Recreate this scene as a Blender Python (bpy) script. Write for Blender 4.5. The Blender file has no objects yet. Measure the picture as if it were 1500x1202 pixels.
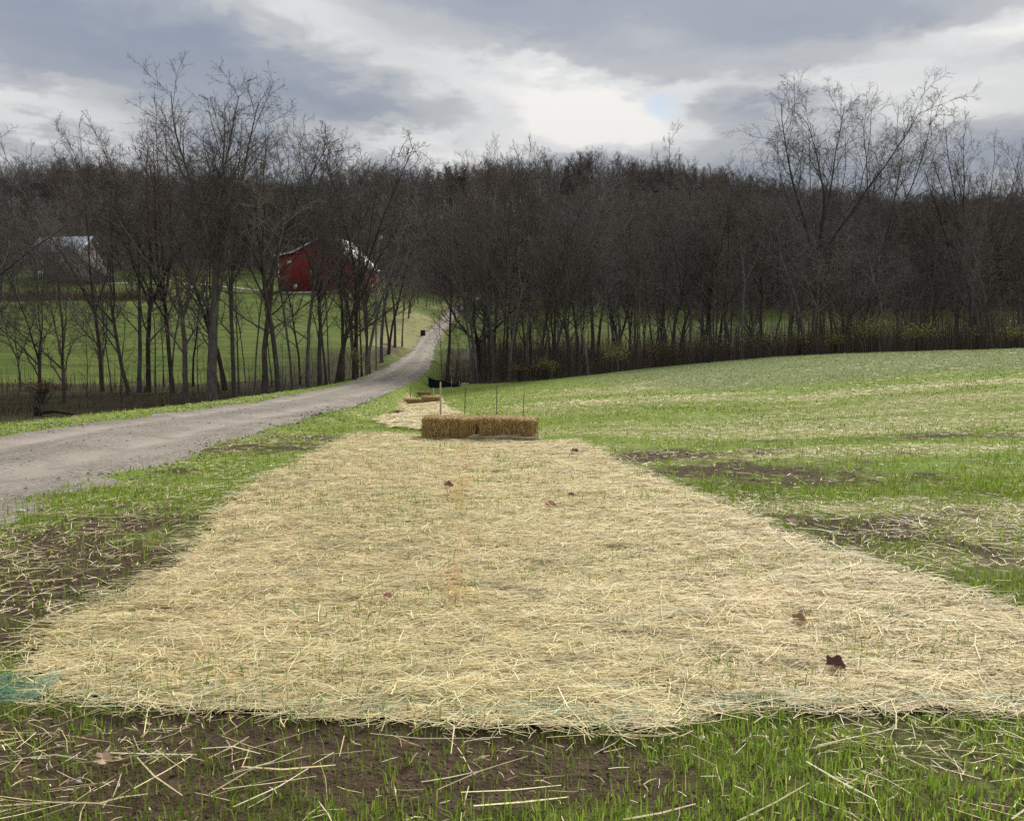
import bpy, math
import numpy as np

# ------------------------------------------------------------------ camera
F, CX, CY = 1204.0, 750.0, 601.0            # focal length and centre of the 1500 x 1202 frame
PITCH = math.radians(4.795)
EYE = 1.6
SC = bpy.context.scene
C = SC.collection
cam = bpy.data.cameras.new("camera")
cam_o = bpy.data.objects.new("camera", cam)
C.objects.link(cam_o)
cam.sensor_width = 36.0
cam.lens = 36.0 * F / 1500.0
cam.clip_start = 0.05
cam.clip_end = 6000
cam_o.location = (0, 0, EYE)
cam_o.rotation_euler = (math.pi / 2 - PITCH, 0, 0)
SC.camera = cam_o
SC.view_settings.view_transform = 'Standard'
SC.view_settings.look = 'None'
SC.view_settings.gamma = 1.0
SC.view_settings.use_curve_mapping = False
EXPOSURE = 1.70
SC.view_settings.exposure = EXPOSURE
SC.cycles.use_denoising = False
SC.cycles.max_bounces = 6
SC.cycles.diffuse_bounces = 3
SC.cycles.transmission_bounces = 4
SC.cycles.sample_clamp_indirect = 1.0
SC.cycles.sample_clamp_direct = 1.2

# ------------------------------------------------------------------ sky
SUN_AZ, SUN_EL = math.radians(28), math.radians(38)      # azimuth to the right of the view axis
world = bpy.data.worlds.new("World")
SC.world = world
world.use_nodes = True
wt = world.node_tree
wt.nodes.clear()


def wn(kind, **kw):
    n = wt.nodes.new(kind)
    for k, v in kw.items():
        setattr(n, k, v)
    return n


def wm(op, a, b=None, c=None, clamp=False):
    n = wt.nodes.new('ShaderNodeMath')
    n.operation = op
    n.use_clamp = clamp
    for i, v in enumerate((a, b, c)):
        if v is None:
            continue
        if isinstance(v, (int, float)):
            n.inputs[i].default_value = v
        else:
            wt.links.new(v, n.inputs[i])
    return n.outputs[0]


geo = wn('ShaderNodeTexCoord')
sep = wn('ShaderNodeSeparateXYZ')
wt.links.new(geo.outputs['Generated'], sep.inputs[0])
sx, sy, sz = sep.outputs
zc = wm('MAXIMUM', sz, 0.0)
den = wm('ADD', zc, 0.16)
plane = wn('ShaderNodeCombineXYZ')
wt.links.new(wm('DIVIDE', sx, den), plane.inputs[0])
wt.links.new(wm('DIVIDE', sy, den), plane.inputs[1])
plane.inputs[2].default_value = 3.7
azim = wm('ARCTAN2', sx, sy)
elev = wm('ARCTAN2', sz, wm('SQRT', wm('ADD', wm('MULTIPLY', sx, sx), wm('MULTIPLY', sy, sy))))


def wnoise(scale, detail, rough, dist=0.0, off=(0, 0, 0), stretch=(1, 1, 1)):
    m = wn('ShaderNodeMapping')
    m.inputs['Location'].default_value = off
    m.inputs['Scale'].default_value = stretch
    wt.links.new(plane.outputs[0], m.inputs[0])
    n = wn('ShaderNodeTexNoise')
    n.inputs['Scale'].default_value = scale
    n.inputs['Detail'].default_value = detail
    n.inputs['Roughness'].default_value = rough
    n.inputs['Distortion'].default_value = dist
    wt.links.new(m.outputs[0], n.inputs['Vector'])
    return n.outputs['Fac']


n_big = wnoise(0.85, 3, 0.5, 0.2, (4.0, 1.3, 0))
n_mid = wnoise(1.7, 5, 0.5, 0.2, (7.1, 2.2, 0), (1, 1.1, 1))
n_fine = wnoise(6.5, 6, 0.6, 0.2, (1.1, 5.2, 0))
warp = wm('MULTIPLY', wm('SUBTRACT', n_mid, 0.5), 0.13)
warp2 = wm('MULTIPLY', wm('SUBTRACT', n_fine, 0.5), 0.08)
e_w = wm('ADD', wm('ADD', elev, warp), warp2)
a_w = wm('ADD', azim, wm('MULTIPLY', wm('SUBTRACT', n_big, 0.5), 0.25))


def cloud_mass(px, row, spx, srow, amp, tilt=0.0):
    """a soft cloud mass; px/row name the bearing, tilt its slope"""
    a0, e0 = math.atan((px - CX) / F), math.atan((500 - row) / F)
    da = wm('SUBTRACT', a_w, a0)
    de = wm('SUBTRACT', wm('SUBTRACT', e_w, e0), wm('MULTIPLY', da, tilt))
    q = wm('ADD', wm('POWER', wm('ABSOLUTE', wm('DIVIDE', da, spx / F)), 2.0), wm('POWER', wm('ABSOLUTE', wm('DIVIDE', de, srow / F)), 2.0))
    return wm('MULTIPLY', wm('EXPONENT', wm('MULTIPLY', q, -1.0)), amp)


bright = wm('ADD', 0.41, wm('MULTIPLY', wm('SUBTRACT', n_mid, 0.5), 0.75))
bright = wm('ADD', bright, wm('MULTIPLY', wm('SUBTRACT', n_big, 0.5), 0.5))
bright = wm('ADD', bright, wm('MULTIPLY', wm('SUBTRACT', n_fine, 0.5), 0.12))
for args in ((500, 55, 170, 46, 0.26, -0.2), (250, 10, 110, 26, 0.18, -0.2), (800, 145, 190, 34, 0.40, -0.1), (610, 222, 200, 32, 0.50, 0.0),
             (880, 185, 140, 34, 0.42, -0.1), (40, 205, 150, 30, 0.38, -0.05), (1430, 92, 150, 36, 0.50, 0.1), (1180, 165, 190, 30, 0.36, -0.05),
             (1420, 200, 170, 50, 0.32, 0.0), (940, 60, 90, 22, 0.16, 0.1),
             (120, 110, 230, 55, -0.34, -0.15), (470, 150, 160, 34, -0.26, -0.25), (820, 15, 230, 45, -0.30, -0.05), (1230, 40, 220, 50, -0.28, 0.0),
             (1070, 190, 70, 26, -0.22, 0.0)):
    bright = wm('ADD', bright, cloud_mass(*args))
ramp = wn('ShaderNodeValToRGB')
ramp.color_ramp.interpolation = 'EASE'
el = ramp.color_ramp.elements
el[0].position, el[0].color = 0.0, (0.275, 0.315, 0.40, 1)
el[1].position, el[1].color = 1.0, (0.88, 0.865, 0.835, 1)
for p, c in ((0.28, (0.345, 0.38, 0.445, 1)), (0.5, (0.47, 0.49, 0.52, 1)), (0.75, (0.70, 0.71, 0.715, 1))):
    e = ramp.color_ramp.elements.new(p)
    e.color = c
wt.links.new(bright, ramp.inputs[0])
sky = wn('ShaderNodeTexSky')
sky.sky_type = 'NISHITA'
sky.sun_disc = False
sky.sun_elevation = SUN_EL
sky.sun_rotation = SUN_AZ
sky.altitude = 300
sky.air_density = 1.0
sky.dust_density = 1.5
# the cloud deck is brighter overhead than near the horizon, as overcast skies are
gain = wm('MULTIPLY', wm('ADD', 0.77, wm('MULTIPLY', zc, 0.95)), 10.0 / (2 ** EXPOSURE))
vs = wn('ShaderNodeVectorMath', operation='SCALE')
wt.links.new(ramp.outputs[0], vs.inputs[0])
wt.links.new(gain, vs.inputs['Scale'])
gap = wm('ADD', wm('MULTIPLY', wm('SUBTRACT', n_big, 0.66), 3.0), cloud_mass(972, 165, 34, 15, 0.85, -0.35))
gap = wm('ADD', gap, cloud_mass(35, 182, 60, 9, 0.5, -0.05))
gap = wm('ADD', gap, cloud_mass(1075, 192, 80, 20, 0.35, 0.0))
gap = wm('MULTIPLY', wm('MAXIMUM', gap, 0.0), 0.75, clamp=True)
mix = wn('ShaderNodeMix', data_type='RGBA')
wt.links.new(gap, mix.inputs['Factor'])
wt.links.new(vs.outputs[0], mix.inputs['A'])
blue = wn('ShaderNodeVectorMath', operation='MULTIPLY')
blue.inputs[1].default_value = (0.17, 0.25, 0.30)
wt.links.new(sky.outputs[0], blue.inputs[0])
wt.links.new(blue.outputs[0], mix.inputs['B'])
bg = wn('ShaderNodeBackground')
bg.inputs['Strength'].default_value = 0.1
wt.links.new(mix.outputs['Result'], bg.inputs[0])
wo = wn('ShaderNodeOutputWorld')
wt.links.new(bg.outputs[0], wo.inputs[0])

# ------------------------------------------------------------------ sun behind the cloud
sun = bpy.data.lights.new("sun", 'SUN')
sun.energy = 1.5
sun.angle = math.radians(22)
sun.color = (1.0, 0.95, 0.87)
sun_o = bpy.data.objects.new("sun", sun)
C.objects.link(sun_o)
sun_o.rotation_euler = (math.pi / 2 - SUN_EL, 0, math.pi - SUN_AZ)
# lamp looks along -Z: light travels from azimuth SUN_AZ (right of +Y) down to the scene

# ------------------------------------------------------------------ helpers
rng = np.random.default_rng(11)


def U(a, b, n=None):
    return rng.uniform(a, b, n)


def sight(px, row, y):
    """world point at forward distance y on the line of sight through a frame position"""
    a, b = (px - CX) / F, (CY - row) / F
    d = np.array([a, math.cos(PITCH) + b * math.sin(PITCH), -math.sin(PITCH) + b * math.cos(PITCH)])
    return np.array([0, 0, EYE]) + d * (y / d[1])


def smooth(e0, e1, x):
    t = np.clip((x - e0) / (e1 - e0), 0, 1)
    return t * t * (3 - 2 * t)


def vnoise(x, y, seed=0):
    x = np.asarray(x, float); y = np.asarray(y, float)
    xi, yi = np.floor(x), np.floor(y)
    fx, fy = x - xi, y - yi
    fx = fx * fx * (3 - 2 * fx); fy = fy * fy * (3 - 2 * fy)

    def h(i, j):
        v = np.sin(i * 127.1 + j * 311.7 + seed * 74.7) * 43758.5453
        return v - np.floor(v)
    return (h(xi, yi) * (1 - fx) + h(xi + 1, yi) * fx) * (1 - fy) + (h(xi, yi + 1) * (1 - fx) + h(xi + 1, yi + 1) * fx) * fy


def fbm(x, y, seed=0, octv=4, gain=0.5):
    s, a, t = 0.0, 1.0, 0.0
    for o in range(octv):
        s = s + a * vnoise(np.asarray(x) * 2 ** o, np.asarray(y) * 2 ** o, seed + o * 3.1)
        t += a
        a *= gain
    return s / t


def norm(v):
    return v / np.maximum(np.linalg.norm(v, axis=-1, keepdims=True), 1e-9)


class MB:
    """collects vertices, faces and a per-vertex tint"""
    def __init__(self):
        self.v, self.q, self.t, self.c, self.n = [], [], [], [], 0

    def add(self, v, quads=None, tris=None, col=None):
        v = np.asarray(v, float).reshape(-1, 3)
        if quads is not None and len(quads):
            self.q.append(np.asarray(quads, int) + self.n)
        if tris is not None and len(tris):
            self.t.append(np.asarray(tris, int) + self.n)
        self.v.append(v)
        if col is not None:
            col = np.asarray(col, float)
            if col.ndim == 1:
                col = np.tile(col, (len(v), 1))
            self.c.append(col)
        self.n += len(v)

    def box(self, lo, hi, m=None):
        (a, b, c), (d, e, f) = lo, hi
        v = np.array([(a, b, c), (d, b, c), (d, e, c), (a, e, c), (a, b, f), (d, b, f), (d, e, f), (a, e, f)], float)
        if m is not None:
            v = m(v)
        self.add(v, [(0, 3, 2, 1), (4, 5, 6, 7), (0, 1, 5, 4), (1, 2, 6, 5), (2, 3, 7, 6), (3, 0, 4, 7)])

    def prism(self, outline, axis_from, axis_to):
        """outline: (n,3) points; extruded by the vector axis_to-axis_from"""
        o = np.asarray(outline, float)
        n = len(o)
        d = np.asarray(axis_to, float) - np.asarray(axis_from, float)
        self.add(np.concatenate([o, o + d]), [(i, (i + 1) % n, n + (i + 1) % n, n + i) for i in range(n)])
        base = self.n - 2 * n
        self.t.append(np.array([(base, base + i + 1, base + i) for i in range(1, n - 1)]))
        self.t.append(np.array([(base + n, base + n + i, base + n + i + 1) for i in range(1, n - 1)]))

    def mesh(self, name, mat=None, smooth_shade=False):
        me = bpy.data.meshes.new(name)
        v = np.concatenate(self.v)
        me.vertices.add(len(v))
        me.vertices.foreach_set("co", v.astype(np.float32).ravel())
        q = np.concatenate(self.q) if self.q else np.zeros((0, 4), int)
        t = np.concatenate(self.t) if self.t else np.zeros((0, 3), int)
        loops = np.concatenate([q.ravel(), t.ravel()])
        starts = np.concatenate([np.arange(len(q)) * 4, len(q) * 4 + np.arange(len(t)) * 3])
        me.loops.add(len(loops))
        me.loops.foreach_set("vertex_index", loops.astype(np.int32))
        me.polygons.add(len(starts))
        me.polygons.foreach_set("loop_start", starts.astype(np.int32))
        me.update(calc_edges=True)
        if smooth_shade:
            me.polygons.foreach_set("use_smooth", np.ones(len(starts), bool))
        if self.c:
            c = np.concatenate(self.c)
            if c.shape[1] == 3:
                c = np.concatenate([c, np.ones((len(c), 1))], axis=1)
            at = me.attributes.new("tint", 'FLOAT_COLOR', 'POINT')
            at.data.foreach_set("color", c.astype(np.float32).ravel())
        if mat is not None:
            me.materials.append(mat)
        return me

    def build(self, name, mat, parent=None, smooth_shade=False):
        return link(name, self.mesh(name, mat, smooth_shade), parent)


def link(name, data, parent=None):
    o = bpy.data.objects.new(name, data)
    C.objects.link(o)
    if parent is not None:
        o.parent = parent
    return o


def tag(o, label=None, cat=None, group=None, kind=None):
    for k, v in (('label', label), ('category', cat), ('group', group), ('kind', kind)):
        if v:
            o[k] = v
    return o


def thing(name, label, cat, loc=(0, 0, 0), rz=0.0, group=None):
    o = bpy.data.objects.new(name, None)
    o.empty_display_size = 0.2
    C.objects.link(o)
    o.location = [float(c) for c in loc]
    o.rotation_euler = (0, 0, rz)
    return tag(o, label, cat, group)


def tubes(mb, pts, rad, sides, col=None):
    """pts (N,K,3), rad (N,K) -> tubes"""
    N, K, _ = pts.shape
    tan = norm(np.gradient(pts, axis=1))
    main = norm(pts[:, -1] - pts[:, 0])
    ref = np.where(np.abs(main[:, 2:3]) > 0.8, np.array([[1.0, 0, 0]]), np.array([[0, 0, 1.0]]))[:, None, :]
    e1 = norm(np.cross(tan, np.broadcast_to(ref, tan.shape)))
    e2 = np.cross(tan, e1)
    a = np.arange(sides) / sides * 2 * math.pi
    ring = e1[:, :, None, :] * np.cos(a)[None, None, :, None] + e2[:, :, None, :] * np.sin(a)[None, None, :, None]
    v = pts[:, :, None, :] + ring * rad[:, :, None, None]
    base = (np.arange(N) * K * sides)[:, None, None]
    k = (np.arange(K - 1) * sides)[None, :, None]
    s = np.arange(sides)[None, None, :]
    s2 = (s + 1) % sides
    q = np.stack([base + k + s, base + k + s2, base + k + sides + s2, base + k + sides + s], -1).reshape(-1, 4)
    c = None
    if col is not None:
        c = np.repeat(np.asarray(col), K * sides, axis=0)
    mb.add(v.reshape(-1, 3), q, None, c)


def ribbons(mb, pts, wid, side, col=None):
    """flat strips: pts (N,K,3), wid (N,K), side (N,3) unit"""
    N, K, _ = pts.shape
    off = side[:, None, :] * wid[:, :, None] * 0.5
    v = np.stack([pts - off, pts + off], 2)
    base = (np.arange(N) * K * 2)[:, None]
    k = (np.arange(K - 1) * 2)[None, :]
    q = np.stack([base + k, base + k + 1, base + k + 3, base + k + 2], -1).reshape(-1, 4)
    c = np.repeat(np.asarray(col), K * 2, axis=0) if col is not None else None
    mb.add(v.reshape(-1, 3), q, None, c)


# ------------------------------------------------------------------ materials
def material(name):
    m = bpy.data.materials.new(name)
    m.use_nodes = True
    nt = m.node_tree
    nt.nodes.clear()
    out = nt.nodes.new('ShaderNodeOutputMaterial')
    return m, nt, out


class G:
    """small node-graph helper"""
    def __init__(self, nt):
        self.nt = nt

    def node(self, kind, **kw):
        n = self.nt.nodes.new(kind)
        for k, v in kw.items():
            setattr(n, k, v)
        return n

    def put(self, sock, v):
        if isinstance(v, bpy.types.NodeSocket):
            self.nt.links.new(v, sock)
        elif isinstance(v, (tuple, list)) and len(v) == 3 and sock.type == 'RGBA':
            sock.default_value = (*v, 1)
        else:
            sock.default_value = v

    def math(self, op, a, b=0.0, clamp=False):
        n = self.node('ShaderNodeMath', operation=op, use_clamp=clamp)
        self.put(n.inputs[0], a); self.put(n.inputs[1], b)
        return n.outputs[0]

    def mix(self, f, a, b):
        n = self.node('ShaderNodeMix', data_type='RGBA')
        self.put(n.inputs['Factor'], f); self.put(n.inputs['A'], a); self.put(n.inputs['B'], b)
        return n.outputs['Result']

    def noise(self, scale, detail=4, rough=0.5, vec=None, stretch=None, rot=0.0, dist=0.0):
        if vec is None:
            vec = self.node('ShaderNodeNewGeometry').outputs['Position']
        if stretch is not None or rot:
            mp = self.node('ShaderNodeMapping')
            mp.inputs['Scale'].default_value = stretch or (1, 1, 1)
            mp.inputs['Rotation'].default_value = (0, 0, rot)
            self.put(mp.inputs[0], vec)
            vec = mp.outputs[0]
        n = self.node('ShaderNodeTexNoise')
        n.inputs['Scale'].default_value = scale
        n.inputs['Detail'].default_value = detail
        n.inputs['Roughness'].default_value = rough
        n.inputs['Distortion'].default_value = dist
        self.put(n.inputs['Vector'], vec)
        return n.outputs['Fac']

    def step(self, x, lo, hi):
        n = self.node('ShaderNodeMapRange', interpolation_type='SMOOTHSTEP')
        self.put(n.inputs['Value'], x)
        n.inputs['From Min'].default_value = lo
        n.inputs['From Max'].default_value = hi
        return n.outputs['Result']

    def attr(self, name):
        n = self.node('ShaderNodeAttribute', attribute_name=name)
        return n

    def bump(self, h, strength, dist):
        n = self.node('ShaderNodeBump')
        n.inputs['Strength'].default_value = strength
        n.inputs['Distance'].default_value = dist
        self.put(n.inputs['Height'], h)
        return n.outputs[0]

    def principled(self, out, col, rough=0.9, normal=None, metal=0.0, spec=0.2):
        b = self.node('ShaderNodeBsdfPrincipled')
        self.put(b.inputs['Base Color'], col)
        self.put(b.inputs['Roughness'], rough)
        b.inputs['Metallic'].default_value = metal
        b.inputs['Specular IOR Level'].default_value = spec
        if normal is not None:
            self.put(b.inputs['Normal'], normal)
        if out is not None:
            self.nt.links.new(b.outputs[0], out.inputs[0])
        return b


def simple(name, col, var=0.25, scale=6.0, rough=0.9, bump=0.0, metal=0.0, spec=0.2, stretch=None):
    m, nt, out = material(name)
    g = G(nt)
    tc = g.node('ShaderNodeTexCoord').outputs['Object']
    n = g.noise(scale, 5, 0.6, tc, stretch)
    c = g.mix(g.step(n, 0.25, 0.75), tuple(x * (1 - var) for x in col), tuple(min(1, x * (1 + var)) for x in col))
    nr = g.bump(n, bump, 0.02) if bump else None
    g.principled(out, c, rough, nr, metal, spec)
    return m


def leafy(name, trans=0.3, rough=0.7):
    """thin plant tissue coloured by the tint attribute, letting some light through"""
    m, nt, out = material(name)
    g = G(nt)
    a = g.attr("tint").outputs['Color']
    b = g.principled(None, a, rough, None, 0, 0.25)
    t = g.node('ShaderNodeBsdfTranslucent')
    g.put(t.inputs[0], a)
    mx = g.node('ShaderNodeMixShader')
    mx.inputs[0].default_value = trans
    nt.links.new(b.outputs[0], mx.inputs[1]); nt.links.new(t.outputs[0], mx.inputs[2])
    nt.links.new(mx.outputs[0], out.inputs[0])
    return m


M_GRASS = leafy('grass_blade', 0.42, 0.55)
M_STRAW = leafy('straw_stalk', 0.14, 0.6)
M_BRUSH = leafy('dry_brush', 0.1, 0.9)
M_LEAF = leafy('fallen_leaf', 0.1, 0.6)

# ------------------------------------------------------------------ terrain shape
ROAD = np.array([(-6.6, -14, .05), (-6.9, -4, .02), (-6.95, 4, 0), (-6.85, 9, 0), (-6.8, 15, -.06), (-7.1, 23, -.35), (-7.5, 30, -.62), (-8.4, 41.6, -1.0),
                 (-8.95, 50, -1.2), (-9.2, 60, -1.2), (-9.4, 70, -1.0), (-10.6, 90, -.45), (-13.2, 122, .35), (-14.6, 150, 2.6), (-14.3, 178, 5.9),
                 (-13.6, 205, 9.4), (-11.5, 232, 13.0), (-3, 256, 15.5), (14, 270, 18)])


def spline(P, n):
    P = np.asarray(P, float)
    d = np.concatenate([[0], np.cumsum(np.linalg.norm(np.diff(P, axis=0), axis=1))])
    m = np.gradient(P, d, axis=0)
    s = np.linspace(0, d[-1], n)
    i = np.clip(np.searchsorted(d, s) - 1, 0, len(P) - 2)
    h = (d[i + 1] - d[i])[:, None]
    t = ((s - d[i]) / (d[i + 1] - d[i]))[:, None]
    return ((2 * t**3 - 3 * t**2 + 1) * P[i] + (t**3 - 2 * t**2 + t) * h * m[i] + (-2 * t**3 + 3 * t**2) * P[i + 1] + (t**3 - t**2) * h * m[i + 1])


ROADC = spline(ROAD, 110)
CP = [(-30, -25, .3), (0, -25, .2), (30, -25, .6), (-10, 0, .0), (10, 0, .15), (0, 3, 0), (-3, 5, 0), (3, 5, .02), (-9.5, 12, 0), (-3, 12, 0), (2, 12, 0), (0, 14, -.05),
      (-1.5, 20, -.33), (-3, 30, -.95), (-4.7, 41.6, -1.56), (-5.6, 54, -1.98), (-5.5, 64, -1.85), (2, 25, -.25),
      (-12.5, 12, -.3), (-14, 18, -.8), (-12.5, 28, -1.3), (-13, 40, -2.1), (-13.5, 55, -2.3), (-14, 70, -1.7), (-24, 22, -1.2), (-30, 34, -1.5), (-22, 40, -1.9), (-25, 55, -1.9), (-40, 52, -1.6),
      (-60, 40, -1.0)]
for px, row, y in ((60, 556, 75), (300, 553, 75), (480, 549, 78), (60, 500, 105), (300, 498, 105), (480, 500, 112), (60, 441, 150), (300, 441, 150), (460, 447, 152),
                   (-150, 440, 150), (100, 418, 185), (330, 417, 185), (100, 372, 240), (330, 370, 240), (520, 385, 240), (100, 322, 310), (330, 345, 310), (560, 350, 310),
                   (100, 310, 420), (400, 330, 420), (-300, 300, 310),
                   (1500, 674, 10), (1500, 571, 20), (1500, 533, 30), (1500, 516, 40), (1500, 511.5, 48), (1500, 516, 62), (1500, 522, 78), (1800, 500, 45), (1800, 560, 20),
                   (1147, 600, 20), (1147, 553, 32), (1147, 531, 44), (1147, 522, 55), (1147, 526, 68), (1147, 529, 80),
                   (900, 580, 30), (900, 556, 45), (900, 545, 59), (900, 547, 72), (900, 545, 84),
                   (760, 583, 32), (760, 571, 46), (760, 560, 61), (760, 552, 75), (690, 565, 61), (690, 548, 78),
                   (750, 500, 120), (950, 505, 115), (1200, 500, 115), (1500, 497, 115), (1800, 480, 115), (750, 450, 165), (950, 455, 165), (1200, 458, 165), (1500, 455, 165),
                   (750, 395, 240), (950, 395, 235), (1200, 405, 235), (1500, 405, 235), (750, 338, 310), (950, 326, 310), (1200, 366, 310), (1500, 384, 310), (1800, 378, 310),
                   (750, 328, 430), (1100, 332, 430), (1500, 380, 430)):
    CP.append(tuple(sight(px, row, y)))
CP += [(-600, 700, 70), (0, 800, 80), (600, 700, 65), (-600, 300, 45), (600, 300, 40), (-500, -100, 8), (500, -100, 10), (0, -500, 5), (-1200, 1200, 70), (1200, 1200, 70), (0, 1500, 75),
       (-1200, 0, 30), (1200, 0, 30), (0, -1300, 5)]
CP += [tuple(p) for p in ROAD[ROAD[:, 1] > 85]] + [(-51, 179, 11.9), (-42, 178, 12.0), (-33, 178, 12.1), (-32, 192, 12.8), (-48, 194, 13.2)]
CP = np.array(CP)
XYS = CP[:, :2]


def tps_k(r2):
    return 0.5 * r2 * np.log(r2 + 1e-6)


_n = len(CP)
_A = np.zeros((_n + 3, _n + 3))
_d2 = ((XYS[:, None] - XYS[None]) ** 2).sum(-1)
_A[:_n, :_n] = tps_k(_d2) + np.eye(_n) * 0.5
_A[:_n, _n:] = np.c_[np.ones(_n), XYS]
_A[_n:, :_n] = _A[:_n, _n:].T
_W = np.linalg.solve(_A, np.r_[CP[:, 2], 0, 0, 0])


def base_z(x, y):
    x = np.asarray(x, float).ravel(); y = np.asarray(y, float).ravel()
    out = np.empty(len(x))
    for s in range(0, len(x), 40000):
        xs, ys = x[s:s + 40000], y[s:s + 40000]
        d2 = (xs[:, None] - XYS[None, :, 0]) ** 2 + (ys[:, None] - XYS[None, :, 1]) ** 2
        out[s:s + 40000] = tps_k(d2) @ _W[:_n] + _W[_n] + _W[_n + 1] * xs + _W[_n + 2] * ys
    return out


def road_near(x, y):
    """distance to the driveway centre and its height there"""
    x = np.asarray(x, float).ravel(); y = np.asarray(y, float).ravel()
    best = np.full(len(x), 1e9); zz = np.zeros(len(x))
    near = np.where((x > -45) & (x < 45) & (y < 300) & (y > -60))[0]
    for s in range(0, len(near), 20000):
        ii = near[s:s + 20000]
        p = np.c_[x[ii], y[ii]]
        a, b = ROADC[:-1], ROADC[1:]
        ab = (b - a)[:, :2]
        t = np.clip(((p[:, None] - a[None, :, :2]) * ab[None]).sum(-1) / (ab ** 2).sum(-1)[None], 0, 1)
        q = a[None, :, :2] + ab[None] * t[..., None]
        d = np.linalg.norm(p[:, None] - q, axis=-1)
        j = d.argmin(1)
        r = np.arange(len(ii))
        best[ii] = d[r, j]
        zz[ii] = a[j, 2] + (b[j, 2] - a[j, 2]) * t[r, j]
    return best, zz


HALF = 2.15


def gz(x, y, bed=0.0):
    shp = np.shape(x)
    x = np.asarray(x, float).ravel(); y = np.asarray(y, float).ravel()
    z = base_z(x, y)
    d, rz = road_near(x, y)
    out_ = np.where((x < -8.3) & (y < 75), 2.0 * (1 - smooth(38, 70, y)), 0.0)
    w = 1 - smooth(HALF + 0.15 + out_ * .75, HALF + 1.05 + out_, d)
    z = z * (1 - w) + rz * w
    if bed:
        z = z - bed * (1 - smooth(HALF - 0.7, HALF + 0.15, d))
    r = np.hypot(x, y)
    z = z + (fbm(x * 0.9, y * 0.9, 5, 3) - 0.5) * 0.05 * smooth(1, 6, r) + (fbm(x * .16, y * .16, 8, 3) - .5) * 0.16 * smooth(10, 40, r) * w.__rsub__(1)
    z = z + (fbm(x * 0.03, y * 0.03, 9, 3) - .5) * 5.0 * smooth(180, 300, r)
    return z.reshape(shp)


def g1(x, y):
    return float(gz(np.array([x]), np.array([y]))[0])


def hit(px, row, far=260.0):
    """where the line of sight meets the ground"""
    ys = np.geomspace(1.5, far, 900)
    P = np.array([sight(px, row, 1.0)]) - np.array([[0, 0, EYE]])
    pts = np.array([0, 0, EYE]) + P * ys[:, None]
    below = np.where(pts[:, 2] < gz(pts[:, 0], pts[:, 1]))[0]
    i = below[0] if len(below) else -1
    p = pts[i].copy()
    p[2] = g1(p[0], p[1])
    return p


def inside(poly, x, y):
    poly = np.asarray(poly)
    c = np.zeros(len(x), bool)
    j = len(poly) - 1
    for i in range(len(poly)):
        xi, yi, xj, yj = *poly[i, :2], *poly[j, :2]
        if yi != yj:
            k = ((yi > y) != (yj > y)) & (x < (xj - xi) * (y - yi) / (yj - yi) + xi)
            c ^= k
        j = i
    return c


def edge_dist(poly, x, y):
    poly = np.asarray(poly)[:, :2]
    best = np.full(len(x), 1e9)
    for i in range(len(poly)):
        a, b = poly[i - 1], poly[i]
        ab = b - a
        t = np.clip(((x - a[0]) * ab[0] + (y - a[1]) * ab[1]) / max((ab ** 2).sum(), 1e-9), 0, 1)
        best = np.minimum(best, np.hypot(x - a[0] - t * ab[0], y - a[1] - t * ab[1]))
    return best


MAT1 = np.array([hit(*p) for p in ((22, 985), (34, 952), (75, 915), (140, 882), (165, 872), (220, 850), (266, 820), (288, 783), (310, 758), (340, 729), (362, 711), (408, 686), (470, 661), (522, 634), (570, 634), (620, 641),
                                    (700, 646), (790, 649), (845, 645), (868, 655), (920, 683), (1000, 715), (1100, 755), (1200, 803), (1300, 836), (1400, 868), (1500, 893), (1640, 935), (1800, 1010),
                                    (1800, 1070), (1500, 1058), (1400, 1052), (1300, 1056), (1100, 1046), (1010, 1062), (960, 1090), (900, 1078), (800, 1082), (650, 1072), (500, 1066),
                                    (420, 1058), (300, 1052), (200, 1044), (110, 1038), (50, 1040), (24, 1028))])
MAT2 = np.array([hit(*p) for p in ((556, 616), (568, 627), (622, 632), (700, 632), (690, 617), (677, 610), (656, 600), (648, 590), (645, 579), (596, 577), (586, 588), (583, 597), (580, 605), (562, 610))])
SEAM_X = lambda y: -0.36 - 0.052 * (y - 5.0)

# ground cover: where soil shows and where mulch straw lies
BLOBS = [(*hit(px, row)[:2], sx_, sy_, a) for px, row, sx_, sy_, a in (
    (1250, 785, .95, .5, 1.0), (1160, 765, .8, .35, .6), (1060, 690, 1.4, .6, 1.0), (960, 668, 1.4, .7, .9), (1200, 706, 1.6, .5, .8), (1330, 640, 2.2, .7, .5), (120, 830, .7, .5, .8), (215, 765, .8, .4, .7), (330, 690, .8, .35, .5), (1420, 735, 1.2, .4, .35),
    (30, 860, .9, .8, 1.0), (60, 790, .9, .7, .8), (20, 930, .7, .4, .8), (400, 655, 1.2, .7, 1.0), (470, 640, 1.1, .8, .9), (160, 735, .8, .4, .4),
    (250, 1090, .6, .26, .8), (420, 1085, .6, .28, .9), (620, 1105, .6, .26, .9), (780, 1125, .5, .2, .85), (90, 1150, .5, .3, .75), (900, 1155, .3, .1, .6), (40, 1085, .5, .25, .7))]


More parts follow.
